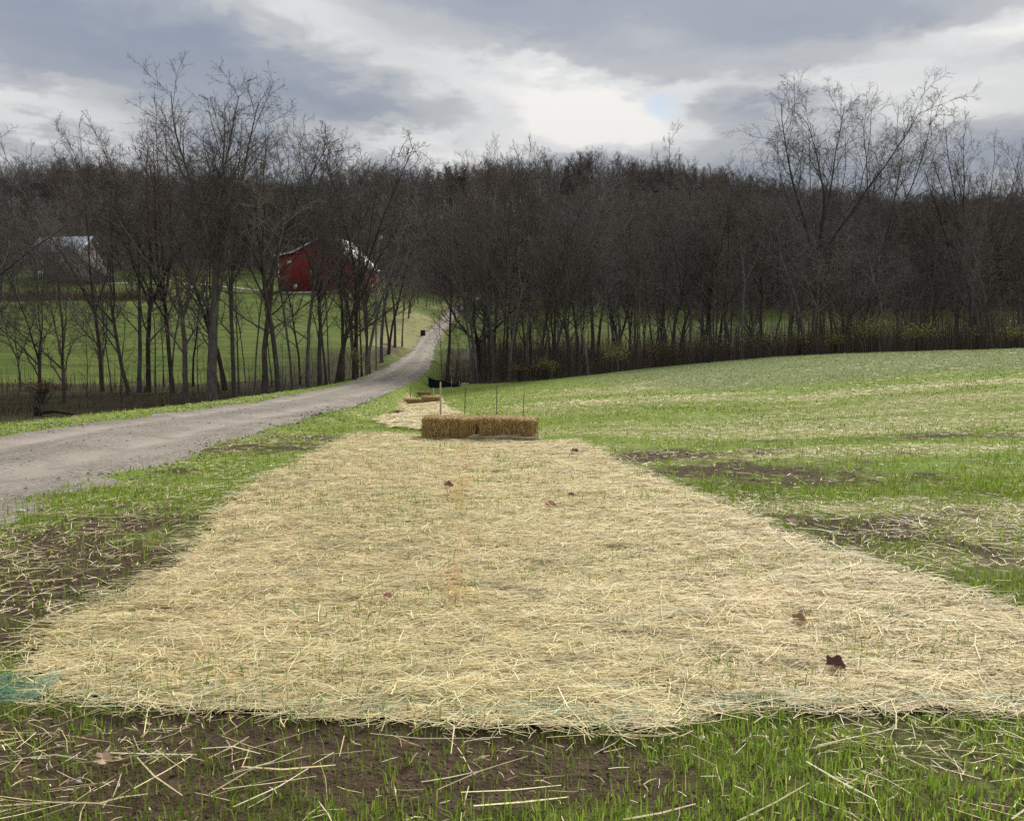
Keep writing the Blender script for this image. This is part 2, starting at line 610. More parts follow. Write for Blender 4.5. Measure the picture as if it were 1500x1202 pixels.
def cover(x, y):
    """soil, mulch and pasture weights"""
    x = np.asarray(x, float); y = np.asarray(y, float)
    mud = np.zeros(len(x))
    for bx, by, a, b, k in BLOBS:
        mud += k * np.exp(-((x - bx) / a) ** 2 - ((y - by) / b) ** 2)
    nz = fbm(x * 1.7, y * 2.6, 21, 4)
    fine = fbm(x * 7, y * 11, 23, 3)
    mud = mud * smooth(.28, .58, nz * .55 + fine * .45 + .06) + .45 * smooth(.60, .74, nz) * (1 - smooth(10, 40, np.hypot(x, y)))
    band = fbm(x * .22, y * .8, 31, 5, .6)
    mul = smooth(.40, .66, band)
    right = smooth(-2, 3, x - 0.02 * y)
    mul = mul * (.35 + .65 * right)
    mul += .85 * np.exp(-((y - 19.5 - .02 * x) / 4.0) ** 2) * smooth(2, 9, x) * smooth(.30, .62, fbm(x * .3, y * .9, 33, 3))
    mul += .9 * np.exp(-(((x - 6.2) / 4.2) ** 2 + ((y - 36) / 6.5) ** 2)) * smooth(.35, .55, fbm(x * .8, y * .5, 35, 3))
    mul *= 1 - smooth(34, 46, y - .1 * x)
    dr, _z = road_near(x, y)
    bank = np.exp(-((dr - 4.8) / 3.0) ** 2) * (x < -9) * smooth(70, 84, y) * (1 - smooth(128, 140, y))
    mud += .9 * bank * smooth(.3, .55, fbm(x * .5, y * .3, 39, 3))
    mul += 1.4 * np.exp(-((dr - 4.5) / 4.0) ** 2) * ((x < -12) & (y > 118)) * smooth(116, 130, y) * (1 - smooth(172, 186, y)) + .4 * bank * smooth(.4, .6, fbm(x * .6, y * .4, 40, 3))
    mul += np.exp(-((dr - 4.5) / 2.5) ** 2) * smooth(192, 202, y) * (1 - smooth(226, 236, y)) * (x < -12)
    old = smooth(25, 31, y + 2.5 * (fbm(x * .2, y * .2, 37, 2) - .5) - np.clip(7 - x, 0, 12) * 2.2) * smooth(2, 8, x)
    return np.clip(mud, 0, 1), np.clip(mul * (1 - .85 * old), 0, 1), old


def wood_floor(x, y):
    """leaf litter under the trees: creek belt, wood beyond the field, forest hill"""
    d, _ = road_near(x, y)
    u = x / np.maximum(y, 1)
    wig = (fbm(x * .06, y * .06, 41, 3) - .5) * 8
    lf = smooth(-12.0, -13.4, x + wig * .12) * smooth(14, 24, y) * (1 - smooth(66, 76, y + wig * 1.4 + (fbm(x * .4, y * .4, 43, 3) - .5) * 9))
    lf += smooth(-10.5, -12, x) * smooth(60, 66, y) * (1 - smooth(92, 104, y + wig)) * smooth(-26, -18, x)
    edge = np.interp(u, [-.09, -.03, .0, .06, .125, .33, .62, .9], [66, 63.5, 62.5, 61, 60.5, 58, 53, 48])
    rt = smooth(edge - .6, edge + .8, y + wig * .15) * smooth(-.105, -.09, u) * (1 - smooth(104, 112, y + wig))
    lf += smooth(149.5, 151.5, y + wig * .2) * (1 - smooth(157, 160, y)) * smooth(-.40, -.44, u)
    hill = smooth(-3, 6, y + wig - np.interp(u, [-.9, -.62, -.3, -.13, -.04, .1, .6, .9], [205, 205, 212, 235, 238, 168, 165, 160]))
    hill = np.maximum(hill, smooth(0, 2, np.hypot(x, y) - 520))
    keep = smooth(2.6, 4.0, d)
    keep = keep * (1 - .8 * np.exp(-((d - 4.6) / 2.0) ** 2) * (x < -9) * smooth(70, 84, y))
    return np.clip(lf + rt, 0, 1) * keep, hill * keep


# ------------------------------------------------------------------ ground sheet
th = np.concatenate([np.radians(np.linspace(-45, 45, 470)), np.radians(np.linspace(45, 315, 74)[1:-1])])
rr = np.geomspace(1.1, 1900, 370)
TT, RR = np.meshgrid(th, rr)
gx, gy = (RR * np.sin(TT)).ravel(), (RR * np.cos(TT)).ravel()
gzv = gz(gx, gy, bed=0.09)
nt_, nr_ = len(th), len(rr)
i, j = np.meshgrid(np.arange(nr_ - 1), np.arange(nt_), indexing='ij')
j2 = (j + 1) % nt_
quads = np.stack([i * nt_ + j, (i + 1) * nt_ + j, (i + 1) * nt_ + j2, i * nt_ + j2], -1).reshape(-1, 4)[:, ::-1]
mb = MB()
verts = np.concatenate([np.c_[gx, gy, gzv], [[0, 0, 0]]])
mb.add(verts, quads, [(nt_ * nr_, (k + 1) % nt_, k) for k in range(nt_)])
mud, mul, old = cover(verts[:, 0], verts[:, 1])
lit, hill = wood_floor(verts[:, 0], verts[:, 1])
m, nt, out = material('field_ground')
g = G(nt)
cov = g.node('ShaderNodeSeparateColor')
g.put(cov.inputs[0], g.attr('tint').outputs['Color'])
a_mud, a_mul, a_lit = cov.outputs
a_old = g.attr('old').outputs['Fac']
a_hill = g.attr('hillwood').outputs['Fac']
a_far = g.attr('pasture').outputs['Fac']
n1 = g.noise(0.9, 6, .6)
n2 = g.noise(9.0, 5, .65)
n3 = g.noise(55.0, 4, .6)
n4 = g.noise(1.6, 6, .7, stretch=(.35, 1.6, 1))
fresh = g.mix(g.step(n2, .3, .7), (.13, .19, .030), (.21, .295, .050))
fresh = g.mix(g.step(n1, .35, .7), fresh, (.23, .28, .065))
oldg = g.mix(g.step(n2, .3, .7), (.13, .165, .055), (.21, .245, .095))
past = g.mix(g.step(g.noise(.35, 6, .65, stretch=(.4, 1.4, 1)), .35, .68), (.062, .094, .015), (.118, .148, .032))
thin = g.step(g.noise(3.2, 6, .7), .46, .66)
fresh = g.mix(g.math('MULTIPLY', thin, .55), fresh, (.15, .125, .06))
under = g.mix(g.step(n2, .4, .62), (.075, .066, .030), (.125, .15, .038))
under = g.mix(g.math('MULTIPLY', g.step(n3, .56, .7), .45), under, (.30, .25, .13))
fresh = g.mix(g.attr('sward').outputs['Fac'], under, fresh)
col = g.mix(a_old, fresh, oldg)
col = g.mix(a_far, col, past)
straw = g.mix(g.step(n3, .3, .7), (.30, .25, .12), (.56, .48, .27))
fm = g.math('MULTIPLY', a_mul, g.step(g.math('ADD', g.math('MULTIPLY', n2, .5), g.math('MULTIPLY', n4, .5)), .38, .58))
col = g.mix(g.math('MULTIPLY', fm, .7), col, straw)
soil = g.mix(g.step(n2, .3, .7), (.060, .040, .024), (.105, .074, .047))
soil = g.mix(g.math('MULTIPLY', g.step(n3, .62, .75), .5), soil, (.16, .13, .10))
fmud = g.step(g.math('ADD', a_mud, g.math('MULTIPLY', g.math('SUBTRACT', n2, .5), 1.5)), .2, .75)
col = g.mix(fmud, col, soil)
litter = g.mix(g.step(n2, .3, .7), (.036, .027, .017), (.075, .055, .034))
litter = g.mix(g.step(n1, .46, .62), litter, (.048, .060, .018))
col = g.mix(a_lit, col, litter)
hillc = g.mix(g.step(g.noise(.2, 6, .6), .35, .65), (.040, .030, .024), (.075, .055, .042))
col = g.mix(a_hill, col, hillc)
h = g.math('ADD', g.math('MULTIPLY', n2, .6), g.math('MULTIPLY', n3, .4))
g.principled(out, col, .95, g.bump(g.math('ADD', h, g.math('MULTIPLY', g.noise(4.5, 5, .6), 1.2)), .9, .07), 0, .1)
ground = mb.build('ground', m, None, True)
tag(ground, kind='structure')
me = ground.data
nv = len(me.vertices)
at = me.attributes.new("tint", 'FLOAT_COLOR', 'POINT')
at.data.foreach_set("color", np.c_[mud, mul, lit, np.ones(nv)].astype(np.float32).ravel())
for nm, val in (('old', old), ('hillwood', hill), ('pasture', smooth(66, 78, verts[:, 1])), ('sward', smooth(4, 12, np.hypot(verts[:, 0], verts[:, 1])))):
    at = me.attributes.new(nm, 'FLOAT', 'POINT')
    at.data.foreach_set("value", val.astype(np.float32))

# ------------------------------------------------------------------ gravel driveway
RC = spline(ROAD, 420)
tan = norm(np.gradient(RC[:, :2], axis=0))
nrm = np.c_[tan[:, 1], -tan[:, 0]]
across = np.array([-1, -.93, -.8, -.62, -.48, -.34, -.17, 0, .17, .34, .48, .62, .8, .93, 1])
prof = np.array([-.05, -.01, .02, .015, -.012, .015, .045, .055, .045, .015, -.012, .015, .02, -.01, -.05])
mb = MB()
V = []
for k, (aa, pr) in enumerate(zip(across, prof)):
    s = np.arange(len(RC))
    wv = HALF - .45 * smooth(55, 110, RC[:, 1])
    wob = (fbm(RC[:, 1] * 1.3, np.full(len(RC), 3.0 + np.sign(aa)), 51, 3) - .5) * 1.0 * (abs(aa) > .75)
    wob = wob + np.where((aa > .7) & (RC[:, 1] < 11), (11 - RC[:, 1]) * .05, 0)
    xy = RC[:, :2] + nrm * (aa * wv + np.sign(aa) * wob)[:, None]
    V.append(np.c_[xy, gz(xy[:, 0], xy[:, 1]) + pr + .012 + .0004 * np.clip(RC[:, 1], 0, 200)])
V = np.stack(V, 1)
na = len(across)
ii, jj = np.meshgrid(np.arange(len(RC) - 1), np.arange(na - 1), indexing='ij')
q = np.stack([ii * na + jj, ii * na + jj + 1, (ii + 1) * na + jj + 1, (ii + 1) * na + jj], -1).reshape(-1, 4)
tr = np.tile(np.exp(-((np.abs(across) - .48) / .14) ** 2), len(RC))
eg = np.tile(smooth(.7, 1.0, np.abs(across)), len(RC))
mb.add(V.reshape(-1, 3), q, None, np.c_[tr, eg, np.zeros(len(tr))])
m, nt, out = material('gravel')
g = G(nt)
cov = g.node('ShaderNodeSeparateColor')
g.put(cov.inputs[0], g.attr('tint').outputs['Color'])
pos = g.node('ShaderNodeNewGeometry').outputs['Position']
vor = g.node('ShaderNodeTexVoronoi')
vor.inputs['Scale'].default_value = 26
g.put(vor.inputs['Vector'], pos)
vor2 = g.node('ShaderNodeTexVoronoi')
vor2.inputs['Scale'].default_value = 60
g.put(vor2.inputs['Vector'], pos)
sv = g.node('ShaderNodeSeparateColor'); g.put(sv.inputs[0], vor.outputs['Color'])
n1 = g.noise(1.1, 5, .6); n2 = g.noise(14, 5, .65); n5 = g.noise(.5, 4, .6, stretch=(2.5, .4, 1))
dust = g.mix(g.step(n1, .3, .7), (.225, .192, .155), (.315, .275, .228))
stone = g.mix(sv.outputs[0], (.11, .10, .09), (.38, .345, .30))
cover_f = g.math('MULTIPLY', g.step(n2, .38, .62), g.math('SUBTRACT', .85, g.math('MULTIPLY', cov.outputs[0], .75)))
col = g.mix(cover_f, dust, stone)
col = g.mix(g.math('MULTIPLY', g.step(n5, .45, .65), .45), col, (.15, .13, .11))
col = g.mix(g.math('MULTIPLY', cov.outputs[0], g.math('MULTIPLY', g.step(n1, .3, .6), .5)), col, (.37, .325, .27))
h = g.math('MULTIPLY', g.math('SUBTRACT', 1.0, vor.outputs['Distance']), cover_f)
g.principled(out, col, .95, g.bump(h, .7, .03), 0, .1)
tag(mb.build('gravel_driveway_road', m, None, True), 'pale gravel driveway running down into the valley and up past the barn', kind='structure')

# farmyard drive: pale line beyond the left pasture
yard = spline([(*sight(150, 416, 186)[:2], 0), (*sight(262, 415, 183)[:2], 0), (*sight(330, 415, 180)[:2], 0), (*sight(395, 413, 184)[:2], 0), (*sight(430, 409, 192)[:2], 0)], 60)
mb = MB()
V = np.stack([np.c_[yard[:, 0], yard[:, 1] + o, gz(yard[:, 0], yard[:, 1] + o) + .14] for o in (-1.0, -.3, .3, 1.0)], 1)
ii, jj = np.meshgrid(np.arange(59), np.arange(3), indexing='ij')
mb.add(V.reshape(-1, 3), np.stack([ii * 4 + jj, (ii + 1) * 4 + jj, (ii + 1) * 4 + jj + 1, ii * 4 + jj + 1], -1).reshape(-1, 4))
tag(mb.build('farmyard_path', simple('pale_gravel', (.30, .28, .25), .2, 3), None, True), kind='structure')

print('ground done')
#PART2
# ------------------------------------------------------------------ straw, grass
def straw_tint(n, pale=1.0):
    base = np.array([(.86, .735, .42), (.80, .65, .34), (.90, .81, .54), (.68, .57, .33), (.66, .45, .22), (.78, .72, .46)])
    k = rng.choice(6, n, p=[.32, .22, .20, .10, .05, .11])
    return np.clip(base[k] * U(.58, 1.16, (n, 1)) * pale, 0, .93)


def lay_straw(mb, x, y, z0, length, width, tilt=.05, bend=.15, pale=1.0, ang=None, tone=None):
    """stalks lying on the ground: 3 cross-sections each, some kinked"""
    n = len(x)
    a = U(0, 2 * math.pi, n) if ang is None else ang
    d = np.c_[np.cos(a), np.sin(a), rng.normal(0, tilt, n)]
    sd = np.c_[-np.sin(a), np.cos(a), rng.normal(0, .25, n)]
    sd = norm(sd)
    mid = np.c_[x, y, z0]
    kink = rng.normal(0, bend, n) * length
    p0 = mid - d * (length * .5)[:, None]
    p2 = mid + d * (length * .5)[:, None]
    m_ = mid + np.c_[-np.sin(a) * kink * .4, np.cos(a) * kink * .4, np.abs(kink) * .15]
    lo = z0 - .004
    for p in (p0, p2):
        p[:, 2] = np.maximum(p[:, 2], lo)
    w = np.stack([width * .85, width, width * .6], 1)
    c_ = straw_tint(n, pale)
    if tone is not None:
        c_ = np.clip(c_ * tone, 0, .92)
    ribbons(mb, np.stack([p0, m_, p2], 1), w, sd, c_)


def blades(mb, x, y, z, h, w, lean=.35, tint=None):
    n = len(x)
    a = U(0, 2 * math.pi, n)
    out_ = np.c_[np.cos(a), np.sin(a)]
    k = np.abs(rng.normal(0, lean, n))
    fa = a + math.pi / 2 + rng.normal(0, .6, n)
    sd = np.c_[np.cos(fa), np.sin(fa), np.zeros(n)] * (w * .5)[:, None]
    b = np.c_[x, y, z - .01]
    mid = b + np.c_[out_ * (k * h * .25)[:, None], h * .55]
    tip = b + np.c_[out_ * (k * h * .95)[:, None], h * (1 - .3 * np.minimum(k, 1))]
    v = np.stack([b - sd, b + sd, mid - sd * .8, mid + sd * .8, tip], 1)
    i0 = (np.arange(n) * 5)[:, None]
    if tint is None:
        base = np.array([(.17, .265, .030), (.225, .335, .042), (.28, .385, .06), (.37, .40, .10)])
        tint = base[rng.choice(4, n, p=[.3, .38, .22, .10])] * U(.75, 1.2, (n, 1))
    mb.add(v.reshape(-1, 3), i0 + np.array([[0, 1, 3, 2]]), i0 + np.array([[2, 3, 4]]), np.repeat(tint, 5, axis=0))


def lumps(x, y):
    return (fbm(x * 5.5, y * 5.5, 61, 3) - .3) * .045 + (fbm(x * 1.4, y * 1.4, 62, 2) - .4) * .035


def sample_poly(poly, n, by_distance=True):
    """points inside a polygon, denser towards the camera"""
    lo, hi = poly[:, :2].min(0), poly[:, :2].max(0)
    px_, py_ = [], []
    got = 0
    while got < n:
        x = U(lo[0], hi[0], n); y = U(lo[1], hi[1], n)
        ok = inside(poly, x, y)
        if by_distance:
            ok &= U(0, 1, n) < np.clip((lo[1] / np.maximum(y, .1)) ** by_distance, 0, 1)
        px_.append(x[ok]); py_.append(y[ok]); got += ok.sum()
    return np.concatenate(px_)[:n], np.concatenate(py_)[:n]


M_BACK = simple('straw_backing', (.46, .375, .20), .6, 38, .95, .6)
m, nt, out = material('netting_thread')
g = G(nt)
g.principled(out, g.mix(g.noise(3, 3), (.16, .44, .33), (.36, .60, .46)), .5)
M_NET = m
M_SEAM = simple('orange_thread', (.72, .40, .17), .2, 10, .7)


def mat_sheet(poly, keep, name, parent, cell, lift):
    """the matted straw body of a blanket: a lumpy sheet that follows the ground"""
    lo, hi = poly[:, :2].min(0) - cell, poly[:, :2].max(0) + cell
    xs, ys = np.arange(lo[0], hi[0], cell), np.arange(lo[1], hi[1], cell)
    X, Y = np.meshgrid(xs, ys)
    x, y = X.ravel(), Y.ravel()
    ok = inside(poly, x, y) & (edge_dist(poly, x, y) > .03) & keep(x, y)
    nx = len(xs)
    O = ok.reshape(X.shape)
    full = O[:-1, :-1] & O[1:, :-1] & O[:-1, 1:] & O[1:, 1:]
    r, c = np.where(full)
    q = np.stack([r * nx + c, r * nx + c + 1, (r + 1) * nx + c + 1, (r + 1) * nx + c], 1)
    used = np.unique(q)
    remap = np.zeros(len(x), int); remap[used] = np.arange(len(used))
    xx, yy = x[used], y[used]
    b = MB()
    b.add(np.c_[xx, yy, gz(xx, yy) + lift + lumps(xx, yy)], remap[q])
    return b.build(name, M_BACK, parent, True)


def blanket(name, label, poly, keep, n, power, lsize, wbase, lift, cell, origin, pale=1.0, back_keep=None):
    t = thing(name, label, 'erosion blanket', origin)
    inv = -np.asarray(origin)
    bodies = [mat_sheet(poly, back_keep or keep, 'backing', t, cell, lift - (.006 if back_keep else 0))]
    x, y = sample_poly(poly, n, power)
    k = keep(x, y)
    x, y = x[k], y[k]
    thin_ = smooth(.50, .66, fbm(x * 7, y * 10, 68, 3))
    k = U(0, 1, len(x)) > thin_ * .48
    x, y = x[k], y[k]
    ed = edge_dist(poly, x, y)
    j = (ed < .12)
    x = x + rng.normal(0, .05, len(x)) * j; y = y + rng.normal(0, .04, len(y)) * j
    dist = np.hypot(x, y)
    grow_ = np.clip(dist / 4.0, 1, 6) ** .62
    L = np.clip(rng.lognormal(math.log(lsize), .5, len(x)), .04, .38)
    W = wbase * U(.6, 1.35, len(x)) * grow_
    z = gz(x, y) + lift + lumps(x, y) + U(-.006, .026, len(x)) * (1 - .5 * smooth(6, 12, dist))
    ang = U(0, 2 * math.pi, len(x))
    near_x = U(0, 1, len(x)) < .45
    ang = np.where(near_x, rng.normal(0, .35, len(x)), ang)
    mb = MB()
    ta = smooth(.35, .65, fbm(x * .9, y * .9, 63, 4))[:, None]
    tb = smooth(.45, .7, fbm(x * .6 + 9, y * .5, 64, 4))[:, None]
    tone = (np.array([.93, .925, .90]) * (1 - ta) + np.array([1.0, .99, .98]) * ta) * (1 - tb) + np.array([.95, .97, .90]) * tb
    tone = tone * (1 - .30 * smooth(.60, .74, fbm(x * 6, y * 9, 65, 2))[:, None])
    seam = np.exp(-((x - SEAM_X(y) - (fbm(y * 1.5, y * 0, 66, 2) - .5) * .2) / .075) ** 2) * smooth(.4, .6, fbm(y * 2.2, x * 4, 67, 3)) * smooth(4.2, 5.2, y) * (y < 14)
    tone = tone * (1 - seam[:, None] * np.array([.0, .18, .38]))
    lay_straw(mb, x, y, z, L, W, .04, .10, pale, ang, tone)
    s = mb.build('straw_stalks', M_STRAW, t)
    s['kind'] = 'stuff'
    bodies.append(s)
    for b in bodies:
        b.location = inv
    return t


seam_side = lambda s: (lambda x, y: (x - SEAM_X(y)) * s > 0)
o_l, o_r = (-1.6, 7.0, 0.0), (1.2, 7.0, 0.0)
mat_l = blanket('straw_blanket', 'straw erosion blanket on the driveway side of the orange seam', MAT1, seam_side(-1), 88000, 1.15, .11, .0037, .018, .07, o_l, 1.0, lambda x, y: x < SEAM_X(y) + .16)
mat_r = blanket('straw_blanket', 'wide straw erosion blanket on the field side of the orange seam', MAT1, seam_side(1), 98000, 1.15, .11, .0037, .018, .07, o_r)
o_f = (-3.2, 30.0, -.9)
mat_f = blanket('straw_blanket', 'distant straw erosion blanket beyond the nearest pair of bales', MAT2, lambda x, y: x < 99, 15000, .5, .30, .009, .03, .16, o_f)

# fine green netting showing along the cut edge and the bunched corner
def net_strip(parent, origin, pts, depth, nlong, ncross, wobble, name='netting'):
    P = spline(np.array(pts), 90)
    b = MB()
    side = norm(np.c_[-np.gradient(P[:, 1]), np.gradient(P[:, 0])])
    L = []
    for k in range(nlong):
        off = depth * (k / max(nlong - 1, 1)) + (fbm(P[:, 0] * 5, np.full(90, k * .37), 71, 3) - .5) * wobble
        xy = P[:, :2] + side * off[:, None]
        L.append(np.c_[xy, gz(xy[:, 0], xy[:, 1]) + .045 + lumps(xy[:, 0], xy[:, 1]) + (fbm(xy[:, 0] * 9, xy[:, 1] * 9, 72, 2) - .5) * .05])
    L = np.stack(L)
    n = len(L)
    ribbons(b, L, np.full((n, 90), .0013), np.tile([0, .5, .85], (n, 1)))
    ks = np.linspace(0, 89, ncross).astype(int)
    cr = L[:, ks].transpose(1, 0, 2)
    ribbons(b, cr, np.full(cr.shape[:2], .0012), np.tile([.9, .1, .4], (len(cr), 1)))
    o = b.build(name, M_NET, parent)
    o.location = -np.asarray(origin)
    return o


def hp(*a):
    p = hit(*a)
    return (p[0], p[1], 0)


net_strip(mat_l, o_l, [hp(-90, 1044), hp(-30, 1042), hp(60, 1040)], .24, 34, 88, .08)
net_strip(mat_l, o_l, [hp(60, 1043), hp(250, 1048), hp(420, 1056), hp(590, 1062)], .20, 5, 60, .2)
net_strip(mat_r, o_r, [hp(660, 1068), hp(820, 1075), hp(960, 1080)], .14, 4, 50, .2)
net_strip(mat_r, o_r, [hp(1000, 1058), hp(1200, 1050), hp(1400, 1048), hp(1560, 1052)], .12, 5, 50, .1)
# orange seam thread
ys = np.linspace(4.4, 13.0, 300)
b = MB()
for k in range(3):
    xs = SEAM_X(ys) + .012 * np.sin(ys * 40 + k * 2) + (fbm(ys * 2, np.full(300, k + .5), 75, 2) - .5) * .14
    P = np.c_[xs, ys, gz(xs, ys) + .05 + lumps(xs, ys)][None]
    hide = fbm(ys * 3, np.full(300, k * 4.1), 77, 2)[None]
    ribbons(b, P, np.where(hide > .62, .003, .0002), np.array([[.95, 0, .3]]))
o = b.build('seam_thread', M_SEAM, mat_r)
o.location = -np.asarray(o_r)


def off_mats(x, y, m1=.0, m2=.1):
    a = inside(MAT1, x, y)
    c = inside(MAT2, x, y)
    return ~(a | c)


def off_road(x, y, d=HALF - .1):
    r, _ = road_near(x, y)
    return r > d + (fbm(x * 1.5, y * 1.5, 81, 3) - .5) * .8


def scatter(n, lo, hi, power=1.0, near=2.4):
    """ground points in the view wedge with density falling as distance^-power"""
    yy = np.geomspace(lo, hi, 400)
    w = yy ** (1 - power)
    cdf = np.cumsum(w * np.gradient(yy)); cdf /= cdf[-1]
    y = np.interp(U(0, 1, n), cdf, yy)
    return U(-1, 1, n) * (.72 * y + 2.0), y


# sprouted grass over the field and verges
def field_grass(n, lo, hi, h0, w0, power, keep=None):
    x, y = scatter(n, lo, hi, power)
    mud, mul, old = cover(x, y)
    lit, hill = wood_floor(x, y)
    p = (1 - .72 * smooth(.25, .9, mud)) * (1 - .55 * mul) * (1 - lit) * smooth(.25, .55, fbm(x * 3, y * 3, 91, 3) + .08)
    ok = (U(0, 1, n) < p) & off_mats(x, y) & off_road(x, y)
    if keep is not None:
        ok &= keep(x, y)
    x, y, old = x[ok], y[ok], old[ok]
    h = h0 * U(.3, 1.35, len(x)) * (.75 + .5 * fbm(x * 1.2, y * 1.2, 93, 2))
    base = np.array([(.17, .255, .028), (.225, .33, .040), (.28, .38, .058), (.38, .39, .10)])
    tint = base[rng.choice(4, len(x), p=[.3, .38, .22, .10])] * U(.75, 1.2, (len(x), 1))
    patch = smooth(.35, .65, fbm(x * .5, y * .5, 95, 3))[:, None]
    tint = tint * (.85 + .3 * patch)
    tint = tint * (1 - old[:, None]) + np.array([.23, .27, .10]) * U(.7, 1.2, (len(x), 1)) * old[:, None]
    return x, y, h, np.full(len(x), w0) * U(.7, 1.3, len(x)), tint


mb = MB()
for n, lo, hi, h0, w0, pw in ((56000, 1.7, 3.9, .078, .0056, .4), (90000, 3.6, 9, .08, .0068, 1.0), (76000, 8, 22, .075, .012, 1.0), (62000, 20, 58, .075, .030, 1.1)):
    x, y, h, w, t = field_grass(n, lo, hi, h0, w0, pw)
    blades(mb, x, y, gz(x, y), h, w, .45, t)
tag(mb.build('grass', M_GRASS), 'sprouting green grass over the field and the verges', 'grass', kind='stuff')
# grass coming through the blankets
mb = MB()
x, y = sample_poly(MAT1, 24000, .7)
clump = fbm(x * 1.1, y * 1.6, 97, 3)
ok = U(0, 1, len(x)) < smooth(.45, .70, clump) * .6 + .03
cx_, cy_ = hit(590, 755)[:2]
ok |= U(0, 1, len(x)) < .85 * np.exp(-((x - cx_) / .9) ** 2 - ((y - cy_) / 1.1) ** 2)
cx_, cy_ = hit(800, 715)[:2]
ok |= U(0, 1, len(x)) < .22 * np.exp(-((x - cx_) / .9) ** 2 - ((y - cy_) / 1.8) ** 2)
x, y = x[ok], y[ok]
blades(mb, x, y, gz(x, y) + .02, (.085 * U(.5, 1.2, len(x))), .0048 * np.clip(np.hypot(x, y) / 5, 1, 2) * U(.7, 1.2, len(x)), .5)
tag(mb.build('sprouting_grass', M_GRASS), 'thin green sprouts poking up through the straw blankets', 'grass', kind='stuff')
# loose straw off the blankets
mb = MB()
for n, lo, hi, L0, w0, pw, k in ((12500, 1.7, 3.9, .06, .0034, .3, .6), (48000, 3.6, 9, .085, .0052, 1.0, .7), (95000, 8, 24, .065, .0085, 1.0, .62), (60000, 22, 50, .11, .022, 1.1, .7)):
    x, y = scatter(n, lo, hi, pw)
    mud, mul, old = cover(x, y)
    lit, _ = wood_floor(x, y)
    left = np.exp(-((x + 3.8) / 1.1) ** 2) * smooth(16, 12, y) * smooth(3, 5, y)
    front = smooth(3.9, 3.3, y) * (.12 + .88 * smooth(.45, .66, fbm(x * 1.3, y * 2.5, 99, 3))) * (.25 + .75 * np.maximum(smooth(-.9, -1.6, x), smooth(.5, 1.0, x)))
    p = np.clip(k * mul * .9 + .07 + .45 * left * smooth(.38, .6, fbm(x * 1.2, y * 2.2, 98, 3)) + .6 * front, 0, 1) * (1 - lit)
    ok = (U(0, 1, n) < p) & off_mats(x, y) & off_road(x, y, HALF + .2)
    x, y = x[ok], y[ok]
    L = np.clip(rng.lognormal(math.log(L0), .65, len(x)), .02, .5)
    lay_straw(mb, x, y, gz(x, y) + .012 + U(0, .022, len(x)), L, w0 * U(.6, 1.3, len(x)), .07, .14, .95)
x, y = U(-4.2, 4.2, 2900), U(1.8, 3.75, 2900)
pat = smooth(.42, .62, fbm(x * 1.1, y * 2.0, 99, 3)) * (.3 + .7 * np.maximum(smooth(-.7, -1.4, x), smooth(.4, 1.0, x)))
ok = (U(0, 1, 2900) < .05 + .34 * pat) & off_mats(x, y)
x, y = x[ok], y[ok]
nn = len(x)
lay_straw(mb, x, y, gz(x, y) + .018 + U(0, .03, nn), U(.14, .42, nn), U(.0035, .0085, nn), .05, .22, U(.75, 1.0, (nn, 1)), rng.normal(.1, .7, nn))
tag(mb.build('loose_straw', M_STRAW), 'loose straw mulch scattered over soil and grass', 'straw', kind='stuff')

# gravel stones lying on the driveway and its edges
def rock_mesh(mb, x, y, z, s, col):
    n = len(x)
    oct_ = np.array([(1, 0, 0), (0, 1, 0), (-1, 0, 0), (0, -1, 0), (0, 0, 1), (0, 0, -1)], float)
    v = oct_[None] * s[:, None, None] * U(.55, 1.2, (n, 6, 1)) * np.array([1, 1, .65])
    a = U(0, 6.28, n)
    ca, sa = np.cos(a)[:, None], np.sin(a)[:, None]
    v = np.stack([v[..., 0] * ca - v[..., 1] * sa, v[..., 0] * sa + v[..., 1] * ca, v[..., 2]], -1) + np.c_[x, y, z][:, None]
    f = np.array([(0, 1, 4), (1, 2, 4), (2, 3, 4), (3, 0, 4), (1, 0, 5), (2, 1, 5), (3, 2, 5), (0, 3, 5)])
    mb.add(v.reshape(-1, 3), None, ((np.arange(n) * 6)[:, None, None] + f[None]).reshape(-1, 3), np.repeat(col, 6, axis=0))


mb = MB()
x, y = scatter(90000, 5, 40, 1.0)
d, _ = road_near(x, y)
aa = d / HALF
p = .55 * np.exp(-((aa - 1.0) / .22) ** 2) + .22 * (aa < 1) * (1 - np.exp(-((aa - .48) / .14) ** 2))
ok = U(0, 1, len(x)) < p * smooth(.3, .6, fbm(x * 1.5, y * 1.5, 103, 3) + .15)
x, y, d = x[ok], y[ok], d[ok]
s = np.minimum(rng.lognormal(math.log(.014), .5, len(x)), .034) * np.clip(y / 12, 1, 1.8)
pr = np.interp(d / HALF, across[7:], prof[7:])
gv = U(.12, .42, (len(x), 1)) * np.array([1, .95, .89])
rock_mesh(mb, x, y, gz(x, y) + pr * (d < HALF) + .014, s, gv)
M_ROCK = leafy('gravel_stone', 0.0, .9)
tag(mb.build('loose_gravel', M_ROCK), 'loose gravel stones on the driveway and along its edge', 'gravel', kind='stuff')
